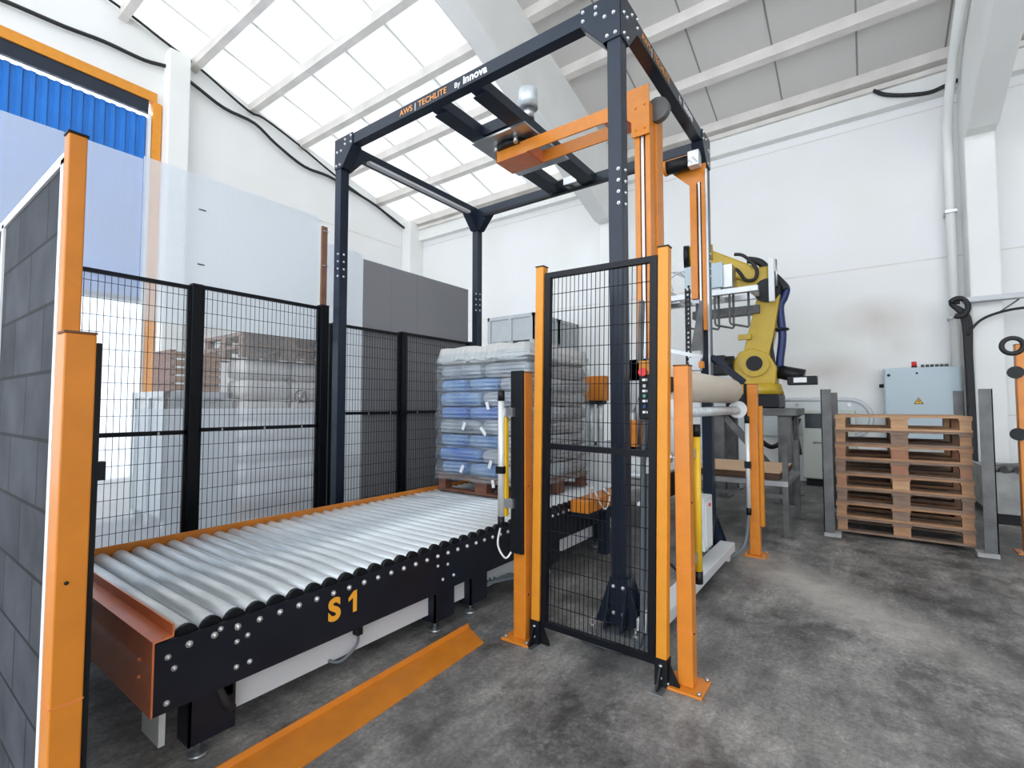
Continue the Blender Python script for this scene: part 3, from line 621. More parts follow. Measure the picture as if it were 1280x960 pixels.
for i in range(nl):
    z = sz0 + i * sh; ox, oy = LX0 + .005 + random.uniform(-.012, .012), LY0 + .005 + random.uniform(-.012, .012)
    lab = 'filled plastic sack in the %s layer of the film-wrapped load' % order[i]
    lay = []
    if i % 2 == 0:
        for k in range(3): lay.append((ox + wx_ * .3, oy + wy_ * (k + .5) / 3, wx_ * .6, wy_ / 3))
        for k in range(2): lay.append((ox + wx_ * .8, oy + wy_ * (k + .5) / 2, wx_ * .4, wy_ / 2))
    else:
        for k in range(2): lay.append((ox + wx_ * .2, oy + wy_ * (k + .5) / 2, wx_ * .4, wy_ / 2))
        for k in range(3): lay.append((ox + wx_ * .7, oy + wy_ * (k + .5) / 3, wx_ * .6, wy_ / 3))
    for q, (a, b_, l, w) in enumerate(lay):
        front = a - l / 2 < LX0 + .06
        m_ = cA[i] if front and b_ > LY0 + .3 else ('sack_mauve' if i < 8 else 'sack_white')
        if front and b_ <= LY0 + .3: m_ = 'sack_grey'
        yy_ = 'by the gate' if b_ < LY0 + .36 else ('by the fence' if b_ > LY1 - .36 else 'in the middle')
        side_ = 'front corner ' + yy_ if front and yy_ != 'in the middle' else ('middle of the front' if front else ('rear, ' + yy_))
        sack('sack', lab.replace('film-wrapped load', 'wrapped load') + ', ' + side_, a, b_, z, l - .004, w - .004, sh * 1.03, m_, 'sacks of the wrapped load, layer %d' % (i + 1), i * 7 + q)
# stretch film shell
def film_shell():
    rnd = random.Random(3); mb = MB(); per = []
    e = .016; x0, x1, y0, y1 = LX0 - e, LX1 + e, LY0 - e, LY1 + e; r = .05; seg = 26
    def corner(cx, cy, a0):
        return [(cx + r * math.cos(a0 + k * math.pi / 8), cy + r * math.sin(a0 + k * math.pi / 8)) for k in range(5)]
    per += corner(x0 + r, y0 + r, math.pi)
    per += [(x0 + r + (x1 - x0 - 2 * r) * k / seg, y0) for k in range(1, seg)]
    per += corner(x1 - r, y0 + r, -math.pi / 2)
    per += [(x1, y0 + r + (y1 - y0 - 2 * r) * k / seg) for k in range(1, seg)]
    per += corner(x1 - r, y1 - r, 0)
    per += [(x1 - r - (x1 - x0 - 2 * r) * k / seg, y1) for k in range(1, seg)]
    per += corner(x0 + r, y1 - r, math.pi / 2)
    per += [(x0, y1 - r - (y1 - y0 - 2 * r) * k / seg) for k in range(1, seg)]
    n = len(per); cx, cy = (x0 + x1) / 2, (y0 + y1) / 2; vs = []; fs = []
    zs = [LZ + .11 + (1.79 - LZ - .11) * j / 44 for j in range(45)]
    from mathutils import noise as mn
    for j, z in enumerate(zs):
        lay = ((z - sz0) / sh) % 1.0 if z > sz0 else .5
        for (px, py) in per:
            d = Vector((px - cx, py - cy, 0)).normalized()
            a = .018 * (abs(math.sin(math.pi * lay)) - .6) + .016 * mn.noise(Vector((px * 6, py * 6, z * 9))) + .010 * mn.noise(Vector((px * 20, py * 20, z * 34)))
            if j == 44: a -= .03
            vs.append((px + d.x * a, py + d.y * a, z + .012 * mn.noise(Vector((px * 5, py * 5, 9)))))
    for j in range(44):
        for i in range(n): fs.append([j * n + i, j * n + (i + 1) % n, (j + 1) * n + (i + 1) % n, (j + 1) * n + i])
    mb._add(vs, fs, True); return mb
fl = T('stretch_film', 'crinkled clear stretch film wrapped round the load of blue sacks', 'plastic film', ((LX0 + LX1) / 2, (LY0 + LY1) / 2, LZ + .1))
film_shell().build('side_wrap', 'film', fl)
from mathutils import noise as mn
mb = MB(); vs = []; fs = []; N = 26
for j in range(N + 1):
    for i in range(N + 1):
        u, v = i / N, j / N; px = LX0 - .02 + (LX1 - LX0 + .04) * u; py = LY0 - .02 + (LY1 - LY0 + .04) * v
        ed = min(u, v, 1 - u, 1 - v); z = 1.845 + .02 * mn.noise(Vector((px * 6, py * 6, 0)))
        z -= .035 * max(0, 1 - ed * 14) ** 2 + (.10 + .03 * mn.noise(Vector((px * 7, py * 7, 4))) if ed == 0 else 0)
        vs.append((px, py, z))
for j in range(N):
    for i in range(N): a = j * (N + 1) + i; fs.append([a, a + 1, a + N + 2, a + N + 1])
mb._add(vs, fs, True).build('top_sheet', 'film_top', fl)
for (yy, zz_, r_) in ((2.62, 1.30, .3), (2.66, 1.08, 1.1), (2.9, 1.12, -.5), (2.60, .80, -.4), (2.92, .74, -.5), (2.56, .64, .2)):
    MB().bar((LX0 - .034, yy - .02 * math.sin(r_), zz_ - .03), (LX0 - .034, yy + .045 * math.sin(r_), zz_ + .035), .004, .03, (0, 1, 0)).build('paper_slip', 'white_paint', fl)
# ================================================================== GATE + POSTS
def mesh_panel(parent, axis, c, a0, a1, z0, z1, dv, dh, r=.0016, off=0):
    """welded wires; axis 'X': panel lies in plane x=c and runs along y"""
    mb = MB(); n = int((a1 - a0) / dv)
    P = (lambda a, z, o=0: (c + o, a, z)) if axis == 'X' else (lambda a, z, o=0: (a, c + o, z))
    for i in range(n + 1):
        a = a0 + (a1 - a0) * i / n; mb.cyl(P(a, z0), P(a, z1), r, 4, caps=False)
    n = int((z1 - z0) / dh)
    for i in range(1, n + 1):
        z = z0 + dh * i
        if z < z1: mb.cyl(P(a0, z, 2 * r), P(a1, z, 2 * r), r * 1.15, 4, caps=False)
    return mb.build('wire_mesh', 'black_fence', parent, kind='stuff')
def frame_post(name, label, x, y, h, m='amber', w=.05, group=None):
    t = T(name, label, 'post', (x, y, 0), group)
    b1(x - w / 2, x + w / 2, y - w / 2, y + w / 2, .12, h).build('upright', m, t, .004)
    b1(x - w / 2 - .002, x + w / 2 + .002, y - w / 2 - .002, y + w / 2 + .002, h, h + .006).build('cap', 'black', t)
    b1(x - w / 2 - .004, x + w / 2 + .004, y - w / 2 - .004, y + w / 2 + .004, .005, .13).build('shoe', 'black', t)
    MB().prism([(x - w / 2, y - .004, .12), (x - w / 2, y - .004, .005), (x - w / 2 - .06, y - .004, .005), (x - w / 2 - .06, y - .004, .02)], (0, .008, 0)).build('foot_rib', 'black', t)
    MB().prism([(x - .004, y - w / 2, .12), (x - .004, y - w / 2, .005), (x - .004, y - w / 2 - .055, .005), (x - .004, y - w / 2 - .055, .02)], (.008, 0, 0)).build('foot_rib', 'black', t)
    b1(x - .10, x + .03, y - .03, y + .03, 0, .006).build('foot_plate', 'steel', t)
    bolts(t, [(x - w / 2 - .004, y, .1), (x - w / 2 - .004, y, .045)], '-X', .008)
    return t
gpl = frame_post('gate_post', 'slim amber gate post with black shoe beside the conveyor light post', 2.30, 1.495, 2.08, group='gate posts')
gpr = frame_post('gate_post', 'slim amber gate post at the latch side of the mesh gate', 2.30, .797, 2.06, group='gate posts')
gpl.rotation_euler.x = gpr.rotation_euler.x = .019
gt = T('mesh_gate', 'black wire mesh gate between two slim amber posts', 'gate', (2.30, 1.11, .1))
GA, GB, GZ0, GZ1 = .828, 1.464, .095, 2.035
b1(2.285, 2.315, GA, GA + .035, GZ0, GZ1).build('stile', 'black_fence', gt)
b1(2.285, 2.315, GB - .035, GB, GZ0, GZ1).build('stile', 'black_fence', gt)
b1(2.285, 2.315, GA + .035, GB - .035, GZ1 - .03, GZ1).build('top_rail', 'black_fence', gt)
b1(2.285, 2.315, GA + .035, GB - .035, GZ0, GZ0 + .03).build('bottom_rail', 'black_fence', gt)
b1(2.285, 2.315, GA + .035, GB - .035, 1.06, 1.09).build('middle_rail', 'black_fence', gt)
mesh_panel(gt, 'X', 2.30, GA + .03, GB - .03, GZ0 + .02, GZ1 - .02, .025, .1, .0021)
gt.rotation_euler.x = .019
lt = MB().bar((2.33, .80, 1.06), (2.33, .70, 1.07), .008, .008).build('latch_bolt', 'steel', gt)
MB().cyl((2.33, .775, 1.04), (2.33, .775, 1.085), .012, 8).build('latch_knob', 'steel', lt)
# control pendant behind the gate
cp = T('control_station', 'black push-button station with red emergency stop behind the gate', 'control box', (2.345, .88, 1.2))
b1(2.335, 2.40, .845, .91, 1.235, 1.52).build('housing', 'black', cp, .006)
b1(2.329, 2.336, .85, .905, 1.455, 1.525).build('stop_plate', 'amber', cp, .002)
MB().cyl((2.329, .882, 1.468), (2.312, .882, 1.468), .021, 18).build('stop_button', 'red', cp)
for k, (m_, z) in enumerate((('letter_white', 1.43), ('steel', 1.40), ('letter_white', 1.375), ('green_btn', 1.35), ('letter_white', 1.325), ('blue_btn', 1.298), ('letter_white', 1.27))):
    if m_ == 'letter_white': b1(2.332, 2.336, .865, .89, z - .006, z + .006).build('button_label', m_, cp)
    else: MB().cyl((2.336, .878, z), (2.326, .878, z), .009, 10).build('push_button', m_, cp)
b1(2.345, 2.375, .822, .846, 1.25, 1.45).build('mount', 'black', cp)
MB().tube(smooth_path([(2.39, .885, 1.24), (2.42, .92, 1.05), (2.44, .94, .6), (2.45, .955, .16), (2.46, 1.0, .04), (2.5, 1.12, .02), (2.52, 1.35, .02)]), .013, 8).build('conduit', 'grey_hose', cp)
tag(MB().tube(smooth_path([(2.46, .915, .95), (2.47, .92, .5), (2.48, .925, .15), (2.47, .97, .05), (2.45, 1.08, .018), (2.46, 1.3, .018)]), .016, 8).build('hose', 'grey_hose'), 'grey hose bundle curving over the floor behind the gate', 'hose')
# light curtain posts
def light_post(x, y, label, h=1.49, w=.08, side=None, yaw=0):
    t = T('light_curtain_post', label, 'post', (x, y, 0), 'orange light curtain posts')
    b1(x - w / 2, x + w / 2, y - w / 2, y + w / 2, .012, h).build('upright', 'orange', t, .004)
    b1(x - w / 2 - .001, x + w / 2 + .001, y - w / 2 - .001, y + w / 2 + .001, .26, .263).build('joint_line', 'orange_dark', t); b1(x - w / 2 - .001, x + w / 2 + .001, y - w / 2 - .001, y + w / 2 + .001, .545, .548).build('joint_line', 'orange_dark', t)
    b1(x - w / 2 - .001, x + w / 2 + .001, y - w / 2 - .001, y + w / 2 + .001, h, h + .006).build('cap', 'brown_text', t)
    b1(x - w / 2 - .05, x + w / 2 + .05, y - w / 2 - .05, y + w / 2 + .05, 0, .012).build('base_plate', 'orange', t, .003)
    for (dx, dy) in ((-.07, -.07), (-.07, .07), (.07, -.07)): MB().cyl((x + dx, y + dy, .012), (x + dx, y + dy, .026), .009, 6).build('anchor_bolt', 'steel', t)
    bolts(t, [(x - .01, y - w / 2, z) for z in (.25, .85)], '-Y', .005, m='black')
    return t
def curtain(t, x, y, z0, z1, m='alu', wy=.028, dz=(1.0,)):
    MB().cyl((x, y, z0), (x, y, z1), wy / 2 + .004, 14).build('light_curtain', m, t)
    MB().cyl((x, y, z1), (x, y, z1 + .06), wy / 2 + .006, 14).build('end_cap', 'black', t)
    MB().cyl((x, y, z0 - .06), (x, y, z0), wy / 2 + .006, 14).build('end_cap', 'black', t)
lp1 = light_post(2.30, 1.585, 'orange light curtain post standing against the conveyor side')
b1(2.236, 2.258, 1.548, 1.628, .48, 1.50).build('profile', 'black', lp1, .003)
curtain(lp1, 2.21, 1.675, .68, 1.33); b1(2.222, 2.245, 1.648, 1.68, .68, 1.28).build('curtain_back', 'yellow', lp1)
b1(2.19, 2.232, 1.652, 1.70, .92, .96).build('clip', 'black', lp1)
for z in (.73, 1.24): b1(2.215, 2.236, 1.60, 1.665, z, z + .05).build('bracket', 'steel', lp1)
MB().tube(smooth_path([(2.21, 1.68, .62), (2.20, 1.69, .52), (2.22, 1.65, .45), (2.25, 1.62, .5)]), .006, 6).build('hose', 'white_paint', lp1)
MB().tube(smooth_path([(2.34, 1.60, .78), (2.38, 1.52, .72), (2.39, 1.50, .6), (2.36, 1.56, .5)]), .012, 6).build('hose', 'duct', lp1)
for k in range(4): MB().tube(smooth_path([(2.5, 1.75, .16 - .02 * k), (2.46, 1.62, .30 - .05 * k), (2.42, 1.53, .2 - .03 * k), (2.42, 1.52, .05), (2.5, 1.6, .03)]), .009, 6).build('hose', 'rubber', lp1)
lp2 = light_post(2.36, .70, 'orange light curtain post in front of the beige roll', w=.07)
curtain(lp2, 2.48, .675, .50, 1.15, 'yellow', .03)
b1(2.40, 2.47, .67, .69, 1.05, 1.09).build('bracket', 'steel', lp2); b1(2.40, 2.47, .67, .69, .55, .59).build('bracket', 'steel', lp2)
MB().tube(smooth_path([(2.47, .72, .42), (2.50, .82, .5), (2.48, .86, .45), (2.46, .85, .25), (2.42, .82, .15)]), .008, 6).build('hose', 'rubber', lp2)
lp3 = light_post(4.74, .80, 'orange light curtain post in front of the cardboard table')
b1(4.70, 4.78, .84, .865, 1.05, 1.50).build('profile', 'black', lp3)
curtain(lp3, 4.655, .835, .42, 1.15)
b1(4.665, 4.69, .82, .85, .42, 1.2).build('curtain_back', 'yellow', lp3)
b1(4.635, 4.675, .81, .86, .76, .82).build('clip', 'black', lp3)
b1(4.80, 4.86, .74, .785, .24, 1.30).build('second_curtain', 'amber', lp3)
for z in (.42, .95): b1(4.77, 4.81, .765, .79, z, z + .03).build('bracket', 'steel', lp3)
tag(MB().tube(smooth_path([(4.66, .84, .36), (4.64, .85, .2), (4.6, .88, .08), (4.52, .95, .02), (4.40, 1.02, .02)]), .014, 8).build('hose', 'grey_hose'), 'grey cable drooping from the light post to the floor duct', 'cable')
lp4 = light_post(.365, 1.69, 'orange light curtain post nearest the camera, before a taller amber post', 1.49, .066)
b1(.399, .412, 1.665, 1.715, .30, 1.47).build('profile', 'black', lp4, .003)
b1(.412, .43, 1.67, 1.70, 1.10, 1.15).build('sensor', 'black', lp4)
frame_post('fence_post', 'tall amber fence post carrying the grey sheet at the picture edge', .366, 1.785, 2.06, m='orange', w=.042)
lp5 = light_post(6.2, -1.155, 'orange post with black knobs at the edge beside the roller table', 1.85, .09)
for z in (1.05, 1.6): MB().cyl((6.155, -1.10, z), (6.12, -1.10, z), .055, 18).build('knob', 'black', lp5)
MB().ring((6.15, -1.09, 1.84), .07, .02, 'X').build('cable_coil', 'rubber', lp5)
# grey sheet panel next to the camera
gp = T('sheet_partition', 'dark grey sheet panel with edging whitened as if brightly lit next to the nearest orange post', 'panel', (.36, 2.6, 0))
def block_pattern_mat():  # grey sheet with a faint block joint pattern in its flat colour
    m = mat('block_pattern', (.12, .12, .125), .7, spec=.15); nt = m.node_tree; b = nt.nodes['Principled BSDF']; L = nt.links.new
    tc = nt.nodes.new('ShaderNodeNewGeometry'); mp = nt.nodes.new('ShaderNodeMapping'); mp.inputs['Rotation'].default_value = (0, math.radians(90), math.radians(90))
    sx = nt.nodes.new('ShaderNodeSeparateXYZ'); cx = nt.nodes.new('ShaderNodeCombineXYZ'); L(tc.outputs['Position'], sx.inputs[0]); L(sx.outputs['Y'], cx.inputs[0]); L(sx.outputs['Z'], cx.inputs[1])
    br = nt.nodes.new('ShaderNodeTexBrick'); L(cx.outputs[0], br.inputs['Vector']); br.inputs['Scale'].default_value = 1; br.inputs['Brick Width'].default_value = .4; br.inputs['Row Height'].default_value = .2; br.inputs['Mortar Size'].default_value = .006
    br.inputs['Color1'].default_value = (.060, .064, .076, 1); br.inputs['Color2'].default_value = (.040, .043, .052, 1); br.inputs['Mortar'].default_value = (.018, .019, .022, 1)
    nz = nt.nodes.new('ShaderNodeTexNoise'); nz.inputs['Scale'].default_value = 5; nz.inputs['Detail'].default_value = 7; L(tc.outputs['Position'], nz.inputs['Vector'])
    mx = nt.nodes.new('ShaderNodeMix'); mx.data_type = 'RGBA'; mx.blend_type = 'OVERLAY'; mx.inputs[0].default_value = .8; L(br.outputs[0], mx.inputs[6]); L(nz.outputs['Fac'], mx.inputs[7])
    L(mx.outputs[2], b.inputs['Base Color'])
block_pattern_mat()
b1(.352, .366, 1.84, 2.66, .02, 1.985).build('sheet', 'block_pattern', gp)
b1(.352, .366, 2.70, 4.1, .02, 1.985).build('sheet', 'block_pattern', gp)
b1(.345, .373, 1.81, 1.84, .0, 2.0).build('edging', 'white_paint', gp); b1(.345, .373, 2.66, 2.70, 0, 2.0).build('edging', 'white_paint', gp)
b1(.345, .373, 1.81, 4.1, 1.985, 2.015).build('edging', 'white_paint', gp); b1(.345, .373, 4.1, 4.13, 0, 2.015).build('edging', 'white_paint', gp)  # white on the edging stands in for light glaring on its edges
# ================================================================== FENCES ALONG THE FAR SIDE
FY = 4.2
def fence_panel(label, x0, x1, y, z0, zm, z1, dv=.036):
    t = T('mesh_fence_panel', label, 'fence', ((x0 + x1) / 2, y, z0), 'black mesh fence panels')
    b1(x0, x1, y - .012, y + .012, z1 - .03, z1).build('top_rail', 'black_fence', t); b1(x0, x1, y - .012, y + .012, z0, z0 + .03).build('bottom_rail', 'black_fence', t)
    b1(x0, x1, y - .012, y + .012, zm - .015, zm + .015).build('middle_rail', 'black_fence', t)
    b1(x0, x0 + .025, y - .012, y + .012, z0 + .03, z1 - .03).build('stile', 'black_fence', t); b1(x1 - .025, x1, y - .012, y + .012, z0 + .03, z1 - .03).build('stile', 'black_fence', t)
    for k in range(3):
        xx = x0 + (x1 - x0) * (k + .5) / 3; b1(xx, xx + .012, y - .016, y - .012, zm - .018, zm + .01).build('clip', 'steel', t)
    mesh_panel(t, 'Y', y, x0 + .01, x1 - .01, z0 + .02, z1 - .02, dv, .115, .0023); return t
def fence_post(label, x, y, h, w=.06):
    t = T('fence_post', label, 'post', (x, y, 0), 'black mesh fence posts')
    b1(x - w / 2, x + w / 2, y - w / 2, y + w / 2, .008, h).build('upright', 'black_fence', t, .003)
    b1(x - w / 2 - .04, x + w / 2 + .04, y - w / 2 - .008, y + w / 2 + .008, 0, .008).build('base_plate', 'black_fence', t)
    b1(x - w / 2 - .001, x + w / 2 + .001, y - w / 2 - .001, y + w / 2 + .001, h, h + .008).build('cap', 'black', t)
fence_panel('black mesh fence panel between the grey sheet and the first black post', .40, 1.565, FY, .06, 1.10, 2.23)
fence_post('black fence post in front of the clear pane', 1.60, FY, 2.24, .07)
fence_panel('black mesh fence panel in front of the stacked white sacks', 1.635, 2.66, FY, .06, 1.115, 2.25)
fence_post('black fence post below the brown batten', 2.70, FY, 2.26, .08)
FY2 = 4.32
fence_post('black fence post next to the blue-lit gantry column', 2.86, FY2, 2.12, .04)
fence_panel('black mesh fence panel between two black posts before the white sheet', 2.88, 3.77, FY2, .08, 1.225, 2.14, .034)
fence_post('black fence post in front of the grey ribbed sheets', 3.805, FY2, 2.15, .07)
fence_panel('black mesh fence panel beside the wrapped load', 3.84, 4.95, FY2, .08, 1.23, 2.16, .034)
fence_post('black fence post hidden behind the wrapped load', 4.985, FY2, 2.16, .07)
bt = T('batten', 'brown timber batten rising from the fence at the clear sheets', 'batten', (2.71, 4.245, 2.1))
b1(2.685, 2.745, 4.215, 4.238, 2.14, 3.05).build('board', 'batten', bt, .003)
for z in (2.25, 2.66, 3.0): MB().cyl((2.69, 4.205, z), (2.75, 4.205, z + .004), .004, 6).build('wire_tie', 'steel', bt)
# plastic sheets behind the fences (the first wide one has a clear pane)
P0 = 4.245
def sheet(label, x0, x1, z0, z1, y, m, pane=None):
    t = T('plastic_sheet', label, 'plastic sheet', ((x0 + x1) / 2, y, z0), 'ribbed plastic sheets behind the fence')
    if pane is None: b1(x0, x1, y, y + .008, z0, z1).build('sheet', m, t)
    else:
        a, b_, c, d = pane
        MB().box(x0, x1, y, y + .008, z0, c).box(x0, x1, y, y + .008, d, z1).box(x0, a, y, y + .008, c, d).box(b_, x1, y, y + .008, c, d).build('sheet', m, t)
        b1(a, b_, y + .001, y + .007, c, d).build('pane', 'poly_clear', t)
    return t
sheet('milky ribbed plastic sheet behind the tall amber post', -.30, 1.245, .02, 3.115, P0, 'poly')
s2 = sheet('milky ribbed plastic sheet with a clear pane in front of sacks', 1.25, 2.67, .02, 3.14, P0, 'poly', (1.25, 2.67, 1.28, 1.93))
for z in (2.42, 2.86): b1(1.62, 1.67, P0 - .006, P0, z, z + .008).build('tie', 'black', s2)
sheet('narrow white plastic sheet beside the blue-lit gantry column', 2.78, 3.275, .02, 2.95, FY2 + .04, 'poly')
for k, (a, b_, nm) in enumerate(((3.28, 3.66, 'first'), (3.665, 4.06, 'second'), (4.065, 5.0, 'widest'))):
    sheet('%s of three grey ribbed sheets above the mesh fence' % {'first': 'narrow outer one', 'second': 'middle one', 'widest': 'widest one'}[nm], a, b_, .02, 2.895, FY2 + .04, 'poly_grey')
# ================================================================== STORAGE BEHIND THE SHEETS
ln = 6.1
pallet('wooden_pallet', 'wooden pallet under the white sacks behind the clear pane', 'pallet', 3.35, 6.35, .0, 1.2, 1.0, ('wood',))
for i in range(7):
    z = .146 + i * .245
    for k in range(2): sack('sack', 'white sack in row %s behind the clear pane, on the %s side' % (['one', 'two', 'three', 'four', 'five', 'six', 'seven'][i], ['bin', 'gantry'][k]), 3.05 + .6 * k, 6.1, z, .59, .48, .25, 'sack_white', 'white sacks behind the pane, row %d' % (i + 1), 900 + i * 2 + k)
for k in range(2):
    pallet('wooden_pallet', 'empty pallet lying %s on top of the white sacks' % ('directly' if k == 0 else 'uppermost, over another,'), 'pallet', 3.30, 6.3, 1.87 + k * .146, 1.2, 1.0, ('wood_grey',))
def bulk_bin(label, x0, x1, y0, y1, z0, h, group=None, m='bin_grey'):
    t = T('plastic_bin', label, 'bin', ((x0 + x1) / 2, (y0 + y1) / 2, z0), group)
    b1(x0 + .03, x1 - .03, y0 + .03, y1 - .03, z0 + .10, z0 + h - .05).build('body', m, t, .01)
    b1(x0, x1, y0, y0 + .05, z0 + h - .07, z0 + h).box(x0, x1, y1 - .05, y1, z0 + h - .07, z0 + h).box(x0, x0 + .05, y0, y1, z0 + h - .07, z0 + h).box(x1 - .05, x1, y0, y1, z0 + h - .07, z0 + h).build('rim', m, t)
    for k in range(3):
        yy = y0 + (y1 - y0 - .08) * k / 2; b1(x0, x0 + .03, yy, yy + .08, z0 + .10, z0 + h - .07).build('rib', m, t)
        xx = x0 + (x1 - x0 - .08) * k / 2; b1(xx, xx + .08, y0, y0 + .03, z0 + .10, z0 + h - .07).build('rib', m, t)
    for k in range(3):
        yy = y0 + (y1 - y0 - .12) * k / 2; b1(x0 + .02, x1 - .02, yy, yy + .12, z0, z0 + .10).build('runner', m, t)
bulk_bin('grey plastic bulk bin behind the clear pane beside white sacks', 2.02, 2.70, 6.0, 7.0, .0, 1.46)
rk = T('crate_pallet', 'orange-brown wooden crate standing on the bin behind the clear pane', 'crate', (2.4, 6.5, 1.46))
for k in range(5): b1(2.1, 2.6, 6.1, 6.12, 1.47 + k * .09, 1.54 + k * .09).build('slat', 'wood', rk)
b1(2.1, 2.15, 6.12, 6.6, 1.46, 1.92).build('post', 'wood_dark', rk); b1(2.55, 2.6, 6.12, 6.6, 1.46, 1.92).build('post', 'wood_dark', rk)
hr = T('hose_reel', 'small black ring with steel clamps hanging on the clear pane', 'fitting', (2.53, 4.26, 1.33))
MB().ring((2.53, 4.275, 1.39), .055, .005, 'Y').build('ring', 'black', hr)
for (dx, dz) in ((0, 0), (.03, .04), (.04, -.04), (-.02, -.05)): MB().cyl((2.53 + dx, 4.255, 1.39 + dz), (2.53 + dx, 4.29, 1.39 + dz), .018, 10).build('clamp', 'steel', hr)
# stacked bins behind the load
for i in range(5):
    for k in range(2):
        if i == 4 and False: continue
        bulk_bin('grey bulk bin in the %s tier of the %s stack behind the load' % (['lowest', 'second', 'third', 'fourth', 'top'][i], ['near', 'rear'][k]), 8.05 + k * 1.0 - .06, 9.0 + k * .9 - .08, 5.25, 6.42, i * .632, .63, 'grey bulk bins behind the load')
bulk_bin('grey bulk bin standing lower beside the wall column', 8.3, 9.2, 4.0 - .95, 4.1, .0, .63, 'grey bulk bins behind the load')
# ================================================================== TABLE WITH CARDBOARD
tb = T('steel_table', 'grey steel frame table holding cardboard sheets', 'table', (6.05, 1.3, 0))
TX0, TX1, TY0, TY1, TZ = 5.52, 6.60, .63, 1.62, .50
for (x, y) in ((TX0, TY0), (TX1 - .05, TY0), (TX0, TY1 - .05), (TX1 - .05, TY1 - .05)):
    l = b1(x, x + .05, y, y + .05, .006, TZ).build('leg', 'raw_steel', tb); b1(x - .03, x + .08, y - .03, y + .08, 0, .006).build('foot', 'raw_steel', l)
b1(TX0, TX0 + .05, TY0, TY1, TZ, TZ + .05).build('frame_rail', 'steel', tb); b1(TX1 - .05, TX1, TY0, TY1, TZ, TZ + .05).build('frame_rail', 'steel', tb)
b1(TX0 + .05, TX1 - .05, TY0, TY0 + .05, TZ, TZ + .05).build('frame_rail', 'steel', tb); b1(TX0 + .05, TX1 - .05, TY1 - .05, TY1, TZ, TZ + .05).build('frame_rail', 'steel', tb)
b1(TX0, TX0 + .03, TY0 + .05, TY1 - .05, .38, .42).build('stretcher', 'raw_steel', tb)
b1(TX0 + .4, TX0 + .5, TY0 + .05, TY1 - .05, .46, .52).build('stretcher', 'alu', tb)
for (x, y) in ((TX0 + .01, TY0), (TX1 - .08, TY0)): b1(x, x + .05, y, y + .05, TZ + .05, .90).build('corner_stop', 'raw_steel', tb)
for k in range(6):
    o = b1(TX0 + .05 + random.uniform(0, .03), TX1 - .04, TY0 + .07 + random.uniform(0, .02), TY1 - .05, TZ + .05 + k * .014, TZ + .05 + k * .014 + .013).build('cardboard_sheet', 'cardboard' if k == 5 else 'board_brown')
    tag(o, 'plain tan cardboard sheet on top of the table stack' if k == 5 else 'dark brown board, %s from the bottom of the stack on the steel table' % ['first', 'second', 'third', 'fourth', 'fifth'][k], 'cardboard', 'board sheets on the steel table')
# ================================================================== ROBOT
RX, RY = 8.0, 1.3
st = T('robot_stand', 'welded grey steel stand under the yellow robot', 'stand', (RX, RY, 0))
for (x, y) in ((7.55, .88), (7.55, 1.72), (8.35, .88), (8.35, 1.72)):
    l = b1(x - .08, x + .08, y - .08, y + .08, .015, 1.17).build('leg', 'raw_steel', st, .006); b1(x - .14, x + .14, y - .14, y + .14, 0, .015).build('foot', 'raw_steel', l)
b1(7.40, 8.5, .73, 1.87, 1.17, 1.27).build('top_frame', 'raw_steel', st, .006)
MB().bar((7.55, 1.64, 1.15), (7.55, .98, .35), .09, .09, (1, 0, 0)).build('brace', 'raw_steel', st)
MB().bar((7.63, .88, .35), (8.27, .88, 1.12), .08, .08).build('brace', 'raw_steel', st)
rb = T('palletising_robot', 'yellow articulated palletising robot on a steel stand', 'robot', (RX, RY, 1.27))
b1(RX - .34, RX + .34, RY - .34, RY + .36, 1.27, 1.47).build('pedestal', 'black', rb, .02)
MB().cyl((RX, RY, 1.47), (RX, RY, 1.62), .37, 28, .33).build('turntable', 'robot_yellow', rb)
hb = MB().prism([(RX - .18, RY + .30, 1.6), (RX - .18, RY - .28, 1.6), (RX - .18, RY - .30, 1.85), (RX - .18, RY - .20, 2.06), (RX - .18, RY + .02, 2.16), (RX - .18, RY + .20, 2.10), (RX - .18, RY + .30, 1.90)], (.36, 0, 0)).build('shoulder', 'robot_yellow', rb, .03)
MB().cyl((RX - .22, RY - .02, 1.92), (RX + .22, RY - .02, 1.92), .19, 26).build('shoulder_hub', 'robot_yellow', rb)
MB().cyl((RX - .222, RY - .02, 1.92), (RX - .232, RY - .02, 1.92), .11, 22).build('hub_cover', 'black', rb)
MB().cyl((RX - .20, RY + .26, 1.93), (RX - .20, RY + .58, 1.93), .12, 18).build('drive_motor', 'black', rb)
b1(RX - .32, RX - .08, RY + .36, RY + .58, 1.76, 2.06).build('motor_cover', 'black', rb, .02)
MB().cyl((RX + .0, RY - .30, 1.80), (RX + .0, RY - .62, 1.72), .10, 16).build('drive_motor', 'black', rb)
b1(RX - .12, RX + .1, RY - .78, RY - .42, 1.60, 1.72).build('connector_box', 'black', rb, .01)
b1(RX - .122, RX - .12, RY - .66, RY - .50, 1.63, 1.70).build('name_plate', 'letter_white', rb)
la = MB()
la.prism([(RX - .14, RY + .20, 1.85), (RX - .14, RY - .16, 1.85), (RX - .14, RY - .28, 2.4), (RX - .14, RY - .36, 2.92), (RX - .14, RY - .28, 3.0), (RX - .14, RY - .08, 2.98), (RX - .14, RY + .04, 2.5)], (.28, 0, 0))
lower = la.build('lower_arm', 'robot_yellow', rb, .02)
MB().cyl((RX - .19, RY - .20, 2.98), (RX + .19, RY - .20, 2.98), .17, 22).build('elbow', 'black', rb)
b1(RX - .2, RX - .14, RY + .02, RY + .20, 2.28, 2.36).build('stop_lug', 'robot_yellow', rb, .01)
b1(RX - .17, RX + .17, RY - .22, RY + .24, 3.05, 3.34).build('elbow_housing', 'robot_yellow', rb, .03)
